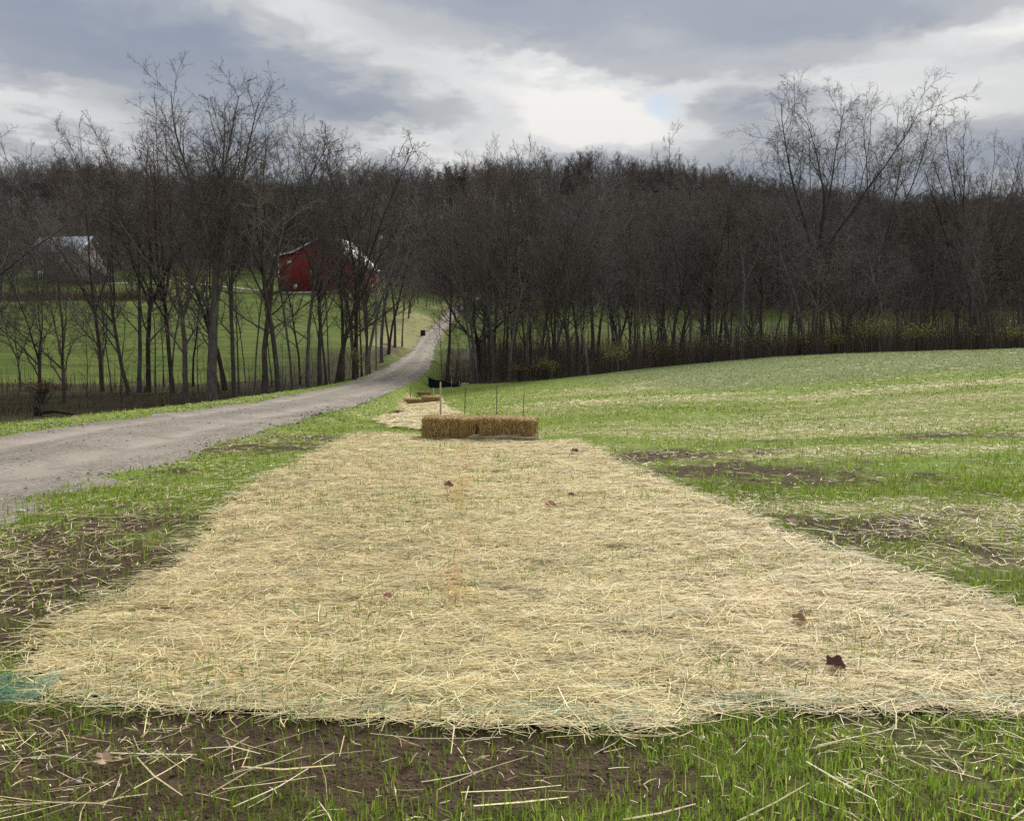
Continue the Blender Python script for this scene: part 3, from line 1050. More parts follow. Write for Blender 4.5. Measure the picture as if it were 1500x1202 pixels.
# clods and pale seed specks on bare soil
mb = MB()
x, y = scatter(36000, 1.8, 12, .8)
mud, mul, old = cover(x, y)
ok = (U(0, 1, len(x)) < smooth(.3, .8, mud)) & off_mats(x, y) & off_road(x, y)
x, y = x[ok], y[ok]
s = rng.lognormal(math.log(.0055), .5, len(x))
pale = U(0, 1, len(x)) < .10
cc = np.where(pale[:, None], np.array([.45, .38, .26]), np.array([.085, .060, .038]) * U(.6, 1.4, (len(x), 1)))
rock_mesh(mb, x, y, gz(x, y) + .002, np.where(pale, s * .5, s), cc)
tag(mb.build('soil_clods', M_ROCK), 'small dark clods of soil on the bare patches', 'soil', kind='stuff')
print('cover done')
#PART3
# ------------------------------------------------------------------ straw bales
BALE_STRAW = np.array([(.52, .36, .15), (.44, .29, .11), (.60, .46, .22), (.34, .21, .08), (.66, .54, .30)])
M_BALE = simple('bale_body', (.20, .13, .05), .4, 30, .95, .6, stretch=(1, 1, .25))
M_TWINE = simple('bale_twine', (.50, .38, .20), .2, 20, .8)


def bale_parts(seed, detail):
    """one rectangular bale, its long side along x: packed body, protruding stalks, two bands of twine"""
    global rng
    keep, rng = rng, np.random.default_rng(seed)
    Lx, Ly, Lz = .89, .46, .335
    b = MB()
    nx, ny, nz = 20, 10, 8
    faces = []
    for ax, sgn in ((0, -1), (0, 1), (1, -1), (1, 1), (2, 1), (2, -1)):
        na_, nb_ = [(ny, nz), (nx, nz), (nx, ny)][ax]
        A, B = np.meshgrid(np.linspace(-1, 1, na_ + 1), np.linspace(-1, 1, nb_ + 1), indexing='ij')
        o = np.full(A.shape, float(sgn))
        P = [np.stack(c, -1) for c in (((o, A, B)), ((A, o, B)), ((A, B, o)))][ax].reshape(-1, 3)
        r = np.maximum((np.abs(P) ** 7).sum(1) ** (1 / 7), 1e-6)          # rounded corners
        P = P / r[:, None] * np.array([Lx, Ly, Lz]) * .5
        bulge = (fbm(P[:, 0] * 7 + P[:, 1] * 3, P[:, 2] * 7 + P[:, 1] * 7, seed, 3) - .5) * .09
        P = P * (1 + bulge[:, None] * 1.3)
        P[:, 2] += Lz / 2
        i_, j_ = np.meshgrid(np.arange(na_), np.arange(nb_), indexing='ij')
        k = nb_ + 1
        q = np.stack([i_ * k + j_, (i_ + 1) * k + j_, (i_ + 1) * k + j_ + 1, i_ * k + j_ + 1], -1).reshape(-1, 4)
        b.add(P, q)
    body = b.mesh('bale_body', M_BALE, True)
    s = MB()
    n = detail
    # stalks on the four upright faces hang mostly vertical; the loose top is tinted paler, as if lit from above
    f = rng.choice(3, n, p=[.46, .16, .38])
    sg = np.where(U(0, 1, n) < .6, -1, 1)
    x = np.where(f == 1, sg * Lx * .5, U(-.5, .5, n) * Lx)
    y = np.where(f == 0, sg * Ly * .5, U(-.5, .5, n) * Ly)
    z = np.where(f == 2, Lz + U(-.005, .02, n), U(.0, 1.0, n) * Lz)
    L = np.clip(rng.lognormal(math.log(.10), .4, n), .04, .24)
    up = np.stack([rng.normal(0, .28, n), rng.normal(0, .28, n), np.ones(n)], 1)
    flat = np.stack([rng.normal(0, 1, n), rng.normal(0, 1, n), np.abs(rng.normal(0, .35, n))], 1)
    d = norm(np.where((f == 2)[:, None], flat, up))
    L = np.where(f == 2, L * .8, L)
    outn = np.stack([np.where(f == 1, sg, 0), np.where(f == 0, sg, 0), np.where(f == 2, .6, 0)], 1)
    mid = np.c_[x, y, z] + outn * (.004 + np.abs(rng.normal(0, .012, n)))[:, None]
    mid[:, 2] = np.clip(mid[:, 2], .03, Lz + .05)
    p0 = mid - d * (L * .5)[:, None]; p2 = mid + d * (L * .5)[:, None] + outn * (np.abs(rng.normal(0, .02, n)))[:, None]
    p0[:, 2] = np.maximum(p0[:, 2], .0)
    hi = np.where(f == 2, Lz + .10, Lz + .05)
    p2[:, 2] = np.minimum(p2[:, 2], hi)
    sd = norm(np.cross(d, outn + rng.normal(0, .4, (n, 3))))
    col = BALE_STRAW[rng.choice(5, n, p=[.3, .25, .2, .17, .08])] * U(.75, 1.15, (n, 1))
    col = np.where((f == 2)[:, None], np.array([.66, .54, .30]) * U(.75, 1.1, (n, 1)), col)
    ribbons(s, np.stack([p0, mid, p2], 1), np.tile(U(.005, .010, n)[:, None], (1, 3)), sd, col)
    stalks = s.mesh('bale_stalks', M_STRAW)
    tws = []
    for yy in (-.11, .11):
        t = MB()
        a, c = Lx * .5 + .006, Lz
        loop = np.array([(-a, yy, .02), (-a, yy, c * .5), (-a + .01, yy, c + .004), (0, yy, c + .008), (a - .01, yy, c + .004), (a, yy, c * .5), (a, yy, .02)])
        tubes(t, loop[None], np.full((1, len(loop)), .0035), 4)
        tws.append(t.mesh('bale_twine', M_TWINE))
    rng = keep
    return body, stalks, tws


BALES = [bale_parts(201, 5200), bale_parts(202, 5200), bale_parts(203, 2200), bale_parts(204, 2200), bale_parts(205, 1800)]


def bale(k, x, y, rz, label, sink=.02, pitch=0.0):
    t = thing('straw_bale', label, 'straw bale', (x, y, g1(x, y) - sink), rz, 'straw bales set as check dams')
    t.rotation_euler = (0, pitch, rz)
    body, stalks, tws = BALES[k]
    link('body', body, t)
    s = link('stalks', stalks, t)
    s['kind'] = 'stuff'
    for w in tws:
        link('twine', w, t)
    return t


p0, p1 = sight(661.5, 642, 13.95), sight(744.5, 645, 13.70)
bale(0, p0[0], p0[1], math.radians(-5), 'brown straw bale forming the driveway-side half of the nearest pair', -.005, .02)
bale(1, p1[0], p1[1], math.radians(-6), 'brown straw bale forming the field-side half of the nearest pair', -.005, .035)
p0, p1 = sight(604, 591, 41.4), sight(631.5, 593, 41.0)
bale(2, p0[0], p0[1], math.radians(-4), 'small distant straw bale on the driveway side of the second pair', .06, .02)
bale(3, p1[0], p1[1], math.radians(-5), 'small distant straw bale on the field side of the second pair', .03, .03)
p2 = sight(620.5, 580, 54)
bale(4, p2[0], p2[1], math.radians(3), 'lone dark straw bale farthest down the swale before the black silt fence')
# a rolled strip of matting tucked against the foot of the nearest bales
c0, c1 = sight(692, 644, 13.5), sight(790, 649, 13.2)
pts = np.linspace(0, 1, 16)[:, None]
P = c0[None] * (1 - pts) + c1[None] * pts
P[:, 2] = gz(P[:, 0], P[:, 1]) + .055
P[:, 1] += (fbm(pts[:, 0] * 5, pts[:, 0], 111, 2) - .5) * .12
r_ = .05 * (.55 + .6 * fbm(pts[:, 0] * 6, pts[:, 0] * 0, 112, 2))
r_[0] = r_[-1] = .01
roll = MB()
tubes(roll, P[None], r_[None], 9)
t = thing('rolled_matting', 'thin grey-brown roll of matting along the foot of the nearest bales', 'matting', (0, 13.4, 0))
o = roll.build('roll', simple('weathered_matting', (.33, .27, .17), .35, 30, .95, .5), t, True)
o.location = (0, -13.4, 0)
mb = MB()
xs = U(c0[0], c1[0], 260); ys = 13.42 + rng.normal(0, .07, 260) - (xs - .2) * .1
lay_straw(mb, xs, ys, gz(xs, ys) + U(.06, .11, 260), U(.08, .2, 260), U(.006, .010, 260), .1, .1, .9, rng.normal(-.1, .4, 260))
o = mb.build('straw_stalks', M_STRAW, t); o['kind'] = 'stuff'; o.location = (0, -13.4, 0)

# ------------------------------------------------------------------ stakes
M_WOOD = simple('pale_stake_wood', (.52, .43, .27), .2, 14, .85, .2, stretch=(1, 1, .1))
M_DARKWOOD = simple('dark_stake', (.10, .085, .065), .3, 14, .85, .2, stretch=(1, 1, .1))


def stake(px, row_base, row_top, y, width, mat, label, lean=0.0, group='stakes pinning the bales'):
    b_, t_ = sight(px, row_base, y), sight(px, row_top, y)
    gzz = g1(b_[0], b_[1])
    H = t_[2] - gzz
    w = width / 2
    b = MB()
    v = []
    for zz, k in ((-.12, 1), (H * .5, 1), (H - .03, .96), (H, .45)):
        v += [(-w * k, -w * k, zz), (w * k, -w * k, zz), (w * k, w * k, zz), (-w * k, w * k, zz)]
    q = [(r * 4 + c, r * 4 + (c + 1) % 4, r * 4 + 4 + (c + 1) % 4, r * 4 + 4 + c) for r in range(3) for c in range(4)] + [(12, 13, 14, 15)]
    b.add(v, q)
    o = b.build('wooden_stake', mat)
    o.location = (b_[0], b_[1], gzz)
    o.rotation_euler = (rng.normal(0, .01), lean, U(0, 1.5))
    tag(o, label, 'stake', group)


stake(645.5, 640, 559, 14.3, .023, M_WOOD, 'pale wooden stake standing behind the driveway-side bale of the nearest pair')
stake(679.5, 640, 566, 14.3, .011, M_DARKWOOD, 'thin dark leaning stake behind the middle of the nearest bale pair', .045)
stake(727.5, 642, 563, 14.1, .0105, M_DARKWOOD, 'thin dark upright stake behind the field-side bale of the nearest pair')
stake(765, 640, 570, 15.2, .009, M_DARKWOOD, 'hair-thin leaning stake at the field end of the nearest bales', .07)
stake(601.5, 592, 566, 42.0, .03, M_DARKWOOD, 'dark stake at the driveway end of the second bale pair', 0, 'stakes around the far bales')
stake(611.5, 592, 578, 42.0, .03, M_DARKWOOD, 'short dark stake behind the driveway-side bale of the second pair', 0, 'stakes around the far bales')
stake(624.6, 592, 571, 42.0, .04, simple('red_brown_stake', (.30, .17, .09)), 'reddish brown stake at the joint of the second bale pair', 0, 'stakes around the far bales')
stake(635.3, 590, 568, 43.0, .04, M_WOOD, 'pale stake at the field end of the second bale pair', 0, 'stakes around the far bales')

# ------------------------------------------------------------------ black silt fence
M_FABRIC = simple('black_fabric', (.012, .013, .022), .3, 8, .8, .3)
YF = 61.5
top = [(626.8, 553.2), (629, 555.5), (634, 558.4), (640, 559.2), (646, 560.0), (652, 561.5), (658, 563.4), (663, 564.6), (667, 564.9), (670, 562.5), (672.7, 560.2), (675, 565)]
t = thing('silt_fence', 'low sagging black silt fence at the foot of the wood', 'fence', sight(650, 568, YF))
org = np.array(t.location)
front, back = [], []
for k, (px, row) in enumerate(top):
    y = YF + .35 * math.sin(k * 1.3)
    a = sight(px, row - 3.0, y)
    zb = g1(a[0], a[1]) - .05
    col_ = [np.array([a[0] + .05 * math.sin(k * 2 + r), y + .06 * math.sin(k * 1.7 + r * 2.1), zb + (a[2] - zb) * r / 4]) for r in range(5)]
    front.append(col_)
front = np.array(front) - org
b = MB()
n_, r_n = front.shape[:2]
ii, jj = np.meshgrid(np.arange(n_ - 1), np.arange(r_n - 1), indexing='ij')
q = np.stack([ii * r_n + jj, (ii + 1) * r_n + jj, (ii + 1) * r_n + jj + 1, ii * r_n + jj + 1], -1).reshape(-1, 4)
b.add(front.reshape(-1, 3), q)
b.add((front + np.array([0, .012, 0])).reshape(-1, 3), q[:, ::-1])
b.build('fabric', M_FABRIC, t, True)
for px, rt in ((627.2, 552.5), (639.6, 555), (661.4, 555), (673, 559)):
    a = sight(px, rt, YF + .12)
    zb = g1(a[0], a[1])
    b = MB()
    b.box((-.02, -.02, -.1), (.02, .02, a[2] - zb))
    o = b.build('post', M_WOOD, t)
    o.location = np.array([a[0], a[1], zb]) - org

# ------------------------------------------------------------------ stones and leaves
def stone(px, row, size, col, label, y=None, squash=.7):
    p = hit(px, row) if y is None else sight(px, row, y)
    z = g1(p[0], p[1])
    n = 14
    th_, ph_ = np.meshgrid(np.linspace(0, 2 * math.pi, n, endpoint=False), np.linspace(.05, math.pi - .05, 9))
    v = np.stack([np.cos(th_) * np.sin(ph_), np.sin(th_) * np.sin(ph_), np.cos(ph_)], -1).reshape(-1, 3)
    sd = U(0, 99)
    k = .75 + .6 * (fbm(v[:, 0] * 1.6 + sd, v[:, 1] * 1.6 + v[:, 2], 121, 3) - .3)
    cut = norm(rng.normal(0, 1, (5, 3)))
    v = v * k[:, None]
    for c_ in cut:
        d_ = v @ c_
        v = v - np.maximum(d_ - .55, 0)[:, None] * c_
    v = v * size * np.array([1, .85, squash])
    q = [(r * n + c_, r * n + (c_ + 1) % n, (r + 1) * n + (c_ + 1) % n, (r + 1) * n + c_) for r in range(8) for c_ in range(n)]
    b = MB(); b.add(v, q)
    o = b.build('stone', simple('stone_' + label.split()[0], col, .25, 18, .9, .4))
    o.location = (p[0], p[1], z + size * squash * .45)
    tag(o, label, 'stone')


stone(31, 752, .05, (.48, .50, .49), 'pale angular stone at the ragged edge of the driveway')
stone(1028, 1084, .021, (.55, .50, .40), 'small cream stone in the grass at the front edge of the blanket')
stone(115, 1148, .016, (.35, .33, .31), 'small grey pebble on the bare soil in the near corner')
stone(672.5, 563, .20, (.62, .60, .55), 'white rock beside the peak of the black silt fence', 62.6)
stone(679, 566, .22, (.48, .40, .34), 'pinkish rock between the silt fence and the tree trunks', 62.9)
stone(685, 566.5, .18, (.40, .33, .28), 'brownish rock nearest the trunk past the silt fence', 63.2)
stone(367, 622, .05, (.09, .085, .08), 'dark lump lying on the field-side edge of the driveway')


def leaf(px, row, size, tint, label, curl=.6, rz=None, lobes=5):
    p = hit(px, row)
    b = MB()
    n = 26
    a = np.linspace(-math.pi, math.pi, n, endpoint=False)
    r = size * (.68 + .24 * np.abs(np.cos(a * lobes / 2)) ** .8 + .12 * np.cos(a)) * (1 + .12 * rng.normal(0, .5, n))
    rings = []
    for k in (0.02, .5, 1.0):
        x, y = r * np.cos(a) * k, r * np.sin(a) * k
        z = curl * .55 * (y * y + .3 * x * x) / size + .10 * size * np.sin(3 * a) * k
        rings.append(np.c_[x, y, z])
    v = np.concatenate(rings)
    q = [(k * n + i_, k * n + (i_ + 1) % n, (k + 1) * n + (i_ + 1) % n, (k + 1) * n + i_) for k in range(2) for i_ in range(n)]
    cc = np.tile(np.array(tint), (len(v), 1)) * (.8 + .4 * fbm(v[:, 0] * 90, v[:, 1] * 90, 131, 2))[:, None]
    b.add(v, q, None, cc)
    rz = U(-.5, .5)
    t_ = thing('fallen_leaf', label, 'leaf', (p[0], p[1], g1(p[0], p[1]) + .052 + float(lumps(np.array([p[0]]), np.array([p[1]]))[0])), U(0, 6) if rz is None else rz)
    t_.rotation_euler = (.42, .15, t_.rotation_euler[2])
    b.build('blade', M_LEAF, t_, True)
    st = MB()
    P = np.array([(0, 0, 0), (-size * .7, .0, .004), (-size * 1.25, size * .15, .012)])
    tubes(st, P[None], np.array([[.0022, .0018, .0014]]), 4, np.array([[.16, .08, .04]]))
    st.build('stalk', M_LEAF, t_)


leaf(1220, 988, .050, (.115, .045, .030), 'dark brown curled leaf, the larger of two near the front of the blanket', 1.0)
leaf(1168, 921, .042, (.30, .15, .085), 'tan curled leaf behind the dark brown leaf on the blanket', .9)
leaf(656, 717, .060, (.20, .07, .04), 'reddish brown leaf lying on the orange seam of the blankets', .9)
leaf(805, 748, .060, (.33, .17, .07), 'orange tan leaf on the middle of the field-side blanket', .5)
leaf(841, 669, .06, (.17, .10, .06), 'small dark leaf near the far field corner of the blanket', .7)
leaf(836, 734, .035, (.16, .09, .05), 'tiny brown leaf above the orange tan leaf on the blanket', .7)
leaf(567, 887, .032, (.42, .20, .13), 'pinkish leaf scrap on the driveway-side blanket', .7)
leaf(150, 1130, .034, (.40, .29, .18), 'pale tan dead leaf on the bare soil in front of the blanket', .4)
leaf(1158, 775, .06, (.40, .27, .2), 'pale leaf on the grass beside the bare soil patch', .5)

# small heap of sticks beside the far blanket
t = thing('stick_heap', 'small heap of dark sticks beside the distant straw blanket', 'sticks', hit(574, 607))
for k in range(11):
    b = MB()
    a = rng.normal(.1, .5); L = U(.25, .6)
    P = np.array([(-.5, 0, 0), (-.1, .02, .05), (.5, 0, .01)]) * L
    P = np.c_[P[:, 0] * math.cos(a) - P[:, 1] * math.sin(a), P[:, 0] * math.sin(a) + P[:, 1] * math.cos(a), P[:, 2]] + np.array([rng.normal(0, .25), rng.normal(0, .2), U(.02, .14)])
    tubes(b, P[None], np.array([[.015, .013, .007]]), 5)
    b.build('stick', M_DARKWOOD, t)

# ------------------------------------------------------------------ barn and farm buildings
def cladding(name, dark, light, scale=3.3, rough=.85):
    m, nt, out = material(name)
    g = G(nt)
    tc = g.node('ShaderNodeTexCoord').outputs['Object']
    w = g.node('ShaderNodeTexWave', wave_type='BANDS', bands_direction='X')
    w.inputs['Scale'].default_value = scale
    w.inputs['Distortion'].default_value = .3
    g.put(w.inputs['Vector'], tc)
    n = g.noise(.5, 6, .65, tc, (1.5, 1.5, .3))
    c = g.mix(g.step(n, .3, .7), dark, light)
    c = g.mix(g.math('MULTIPLY', g.step(w.outputs['Fac'], .0, .12), .0), c, dark)
    g.principled(out, c, rough, g.bump(w.outputs['Fac'], .5, .03))
    return m


M_RED = cladding('red_barn_boards', (.20, .017, .017), (.30, .030, .027))
M_TRIM = simple('white_trim', (.72, .71, .68), .12, 2)
M_TIN = simple('tin_roof', (.36, .385, .42), .15, 1.2, .5, 0, .3, .4)
M_DARK = simple('dark_glass', (.03, .033, .04), .2, 2, .2, 0, 0, .5)
M_STONEBASE = simple('foundation_stone', (.38, .36, .33), .3, 2.5, .9, .5)

BY = 180.0
pL = sight(408, 433, BY)
ang = math.radians(-9)
b0 = np.array([pL[0], pL[1], 12.0])
barn = thing('red_barn', 'large red barn with white trim and metal roof behind the bare trees', 'barn', b0, ang)
W_, L_ = 17.6, 15.0
prof_b = [(0, 0), (W_, 0), (W_, 6.0), (11.2, 12.4), (3.6, 8.7), (0, 8.1)]


def flat_gable(mb, prof_, y0, y1):
    mb.prism([(x, y0, z) for x, z in prof_], (0, y0, 0), (0, y1, 0))


b = MB(); flat_gable(b, prof_b, 0, .25); b.build('gable_wall', M_RED, barn)
b = MB(); flat_gable(b, prof_b, L_ - .25, L_); b.build('gable_wall', M_RED, barn)
b = MB(); b.box((0, .25, 0), (.25, L_ - .25, 8.0)); b.build('side_wall', M_RED, barn)
b = MB(); b.box((W_ - .25, .25, 0), (W_, L_ - .25, 5.9)); b.build('side_wall', M_RED, barn)
for (xa, za), (xb, zb) in (((W_ + .5, 5.55), (11.2, 12.45)), ((11.2, 12.45), (3.6, 8.78)), ((3.6, 8.78), (-.8, 8.02))):
    dx, dz = xb - xa, zb - za
    l_ = math.hypot(dx, dz); nx_, nz_ = dz / l_ * .14, -dx / l_ * .14
    b = MB(); b.prism([(xa, -.5, za), (xb, -.5, zb), (xb + nx_, -.5, zb + nz_), (xa + nx_, -.5, za + nz_)], (0, 0, 0), (0, L_ + 1, 0))
    rf = b.build('roof', M_TIN, barn)
    b = MB(); b.prism([(xa - nx_ * 1.6, -.58, za - nz_ * 1.6), (xb - nx_ * 1.6, -.58, zb - nz_ * 1.6), (xb + nx_ * .6, -.58, zb + nz_ * .6), (xa + nx_ * .6, -.58, za + nz_ * .6)], (0, 0, 0), (0, .07, 0))
    b.build('fascia', M_TRIM, rf)


def face_rect(parent, name, x0, x1, z0, z1, y=-.05, mat=M_TRIM, depth=.08):
    b = MB(); b.box((x0, y, z0), (x1, y + depth, z1))
    return b.build(name, mat, parent)


def window(parent, x0, x1, z0, z1, y=-.06):
    f_ = face_rect(parent, 'window', x0, x1, z0, z1, y, M_TRIM, .1)
    face_rect(f_, 'pane', x0 + .18, (x0 + x1) / 2 - .06, z0 + .18, z1 - .18, y - .02, M_DARK, .05)
    face_rect(f_, 'pane', (x0 + x1) / 2 + .06, x1 - .18, z0 + .18, z1 - .18, y - .02, M_DARK, .05)


window(barn, 10.5, 12.0, 9.0, 10.9)
window(barn, 7.5, 8.3, 3.9, 5.1)
window(barn, 2.3, 3.2, 6.0, 6.9)
window(barn, 3.6, 4.3, .9, 1.9)
window(barn, 9.9, 10.7, .8, 2.0)
for x in (0, W_ - .26):
    face_rect(barn, 'corner_trim', x - .03, x + .3, .3, 7.9 if x == 0 else 5.7)
face_rect(barn, 'foundation', -.08, W_ + .08, -1.2, .35, -.12, M_STONEBASE, .3)
d_ = face_rect(barn, 'door', 12.6, 15.6, .4, 4.4, -.05, M_RED, .1)
for z in (.4, 4.25):
    face_rect(d_, 'door_trim', 12.55, 15.65, z, z + .18, -.08, M_TRIM, .06)
for k, yy in enumerate((3.2, 5.6, 8.0, 10.6)):
    b = MB(); b.box((W_ - .02, yy, .5), (W_ + .06, yy + .28, 4.2)); b.build('side_trim', M_TRIM, barn)
b = MB(); b.box((W_ - .04, 3.5, .5), (W_ + .04, 5.6, 4.0)); b.build('side_door', M_DARK, barn)

# grey farmhouse with a metal roof and a lower wing
M_GREY = cladding('grey_siding', (.22, .20, .19), (.30, .275, .26), 2.0)
M_SHINGLE = simple('pale_shingle', (.21, .195, .185), .15, 1.5)
M_TIN2 = simple('bright_tin_roof', (.40, .45, .54), .25, .5, .3, 0, .4, .5)
HY = 195.0
pH = sight(48, 415, HY)
hz = g1(pH[0] + 8, pH[1]) - .3
house = thing('grey_farmhouse', 'long grey farmhouse with bright metal roof half hidden by trees', 'house', (pH[0], pH[1], hz), math.radians(-6))
zr = lambda row: float(sight(90, row, HY)[2]) - hz
e_, r_z = zr(368), zr(345)
HW = 12.6
b = MB(); b.prism([(0, 0, -.8), (0, 8, -.8), (0, 8, e_), (0, 4, r_z), (0, 0, e_)], (0, 0, 0), (HW, 0, 0)); b.build('wall', M_GREY, house)
for s_ in (0, 1):
    ya, yb = (-.6, 4) if s_ == 0 else (8.6, 4)
    za, zb = e_ - .35, r_z + .02
    b = MB(); b.prism([(-.4, ya, za), (-.4, yb, zb), (-.4, yb, zb + .16), (-.4, ya, za + .16)], (0, 0, 0), (HW + .8, 0, 0)); b.build('roof', M_TIN2, house)
for x in (1.5, 4.2, 7.0, 9.8):
    window(house, x, x + 1.2, e_ - 3.4, e_ - 1.4, -.1)
    window(house, x, x + 1.2, e_ - 6.6, e_ - 4.7, -.1)
# the wing: a broad pale gable to the right, ending low
w0, w1, e2 = 7.4, 20.4, zr(412)
b = MB(); b.prism([(w0, -5, -.8), (w1, -5, -.8), (w1, -5, max(e2, .6) + .5), (12.6, -5, zr(366)), (w0, -5, zr(382))], (0, 0, 0), (0, 4.9, 0)); b.build('wing_wall', M_SHINGLE, house)
b = MB(); b.prism([(12.6, -5.4, zr(366)), (w1 + .6, -5.4, max(e2, .6) + .05), (w1 + .6, -5.4, max(e2, .6) + .25), (12.6, -5.4, zr(366) + .2)], (0, 0, 0), (0, 5.6, 0)); b.build('wing_roof', M_GREY, house)
b = MB(); b.prism([(12.6, -5.4, zr(366)), (w0 - .5, -5.4, zr(384)), (w0 - .5, -5.4, zr(384) + .2), (12.6, -5.4, zr(366) + .2)], (0, 0, 0), (0, 5.6, 0)); b.build('wing_roof', M_GREY, house)
window(house, 10.2, 11.4, 2.4, 4.2, -5.1)
window(house, 14.2, 15.4, 1.6, 3.2, -5.1)

# playset: yellow tower with a slide
M_YEL = simple('yellow_plastic', (.70, .50, .08), .15, 3, .5)
M_YELP = simple('pale_yellow_slide', (.78, .66, .28), .1, 3, .4)
pP = sight(262, 413, 174)
ps = thing('playground_slide', 'small yellow playset with a slide on the farmyard lawn', 'playset', (pP[0], pP[1], g1(pP[0], pP[1])))
ps.scale = (1.25, 1.25, 1.15)
for x in (-.55, .55):
    for y in (-.5, .5):
        b = MB(); b.box((x - .06, y - .06, 0), (x + .06, y + .06, 1.75)); b.build('post', M_YEL, ps)
b = MB(); b.box((-.6, -.55, .85), (.6, .55, .97)); b.build('platform', M_YEL, ps)
b = MB(); b.prism([(-.75, -.7, 1.7), (.75, -.7, 1.7), (0, -.7, 2.15)], (0, 0, 0), (0, 1.4, 0)); b.build('canopy', M_YEL, ps)
b = MB(); b.prism([(.6, -.3, .86), (1.7, -.3, .35), (2.6, -.3, .12), (2.6, -.3, .22), (1.7, -.3, .5), (.6, -.3, 1.05)], (0, 0, 0), (0, .6, 0)); b.build('slide', M_YELP, ps)
b = MB(); b.box((-1.5, -.05, 1.55), (-.6, .05, 1.65)); b.box((-1.55, -.05, 0), (-1.45, .05, 1.65)); b.build('swing_beam', M_YEL, ps)

# black box on the straw beside the upper driveway
pB = sight(619.5, 485.5, 150)
bz = g1(pB[0], pB[1])
bb = thing('utility_box', 'small black box standing on the straw bank beside the upper driveway', 'box', (pB[0], pB[1], bz))
b = MB(); b.box((-.42, -.25, 0), (.42, .25, .95)); b.build('cabinet', simple('black_paint', (.018, .018, .02), .2, 4, .5), bb)
b = MB(); b.box((-.46, -.29, .95), (.46, .29, 1.03)); b.build('lid', simple('black_lid', (.025, .025, .027), .2, 4, .5), bb)

# white round yard lamp on a pole past the barn roof
pS = sight(557.5, 348, 196)
sz0 = g1(pS[0], pS[1])
yl = thing('yard_lamp', 'round white yard lamp on a tall pole past the barn roof', 'lamp', (pS[0], pS[1], sz0))
b = MB(); tubes(b, np.array([[(0, 0, 0), (0, 0, (pS[2] - sz0) * .5), (0, 0, pS[2] - sz0 - .2)]]), np.array([[.12, .1, .08]]), 6); b.build('pole', M_DARKWOOD, yl)
a_ = np.linspace(0, 2 * math.pi, 16, endpoint=False)
b = MB()
V_ = [np.c_[np.cos(a_) * r * .5, np.sin(a_) * .5 * r * .5 - dpt, np.sin(a_) * r * .62] for r, dpt in ((.1, .25), (.7, .2), (1, 0), (.9, -.15), (.1, -.2))]
b.add(np.concatenate(V_), [(k * 16 + i_, k * 16 + (i_ + 1) % 16, (k + 1) * 16 + (i_ + 1) % 16, (k + 1) * 16 + i_) for k in range(4) for i_ in range(16)])
o = b.build('shade', M_TRIM, yl, True); o.location = (0, 0, pS[2] - sz0)
print('objects done')
#PART4
# ------------------------------------------------------------------ bare trees
def vary(g, c):
    r = g.node('ShaderNodeObjectInfo').outputs['Random']
    hs = g.node('ShaderNodeHueSaturation')
    g.put(hs.inputs['Color'], c)
    g.put(hs.inputs['Value'], g.math('ADD', .55, g.math('MULTIPLY', r, .65)))
    g.put(hs.inputs['Saturation'], g.math('ADD', .4, g.math('MULTIPLY', g.math('FRACT', g.math('MULTIPLY', r, 7.31)), .85)))
    return hs.outputs[0]


def twig(name, col):
    m, nt, out = material(name)
    g = G(nt)
    g.principled(out, vary(g, g.mix(g.noise(1.5, 3, .5), tuple(x * .75 for x in col), tuple(x * 1.25 for x in col))), .95, None, 0, .05)
    return m


def bark(name, dark, light):
    m, nt, out = material(name)
    g = G(nt)
    tc = g.node('ShaderNodeTexCoord').outputs['Object']
    n = g.noise(5, 6, .65, tc, (1, 1, .22))
    n2_ = g.noise(1.2, 3, .5, tc)
    c = g.mix(g.step(n, .3, .7), dark, light)
    c = g.mix(g.math('MULTIPLY', g.step(n2_, .5, .75), .5), c, tuple(x * 1.5 for x in light))
    c = vary(g, c)
    g.principled(out, c, .95, g.bump(n, .8, .05), 0, .1)
    return m


BARKS = [bark('grey_bark', (.075, .066, .057), (.15, .134, .118)), bark('brown_bark', (.068, .055, .044), (.13, .108, .088)), bark('pale_bark', (.12, .112, .10), (.25, .235, .215))]
TWIGS = [twig('grey_twig', (.160, .141, .128)), twig('brown_twig', (.155, .120, .099)), twig('ashy_twig', (.20, .177, .160))]


def walk(p0, d0, L, K, wig, trop, r=None):
    N = len(p0)
    pts = np.empty((N, K, 3)); pts[:, 0] = p0
    d = d0.copy()
    for k in range(1, K):
        pts[:, k] = pts[:, k - 1] + d * (L / (K - 1))[:, None]
        d = norm(d + rng.normal(0, wig, (N, 3)) + np.array([0, 0, trop]))
    return pts


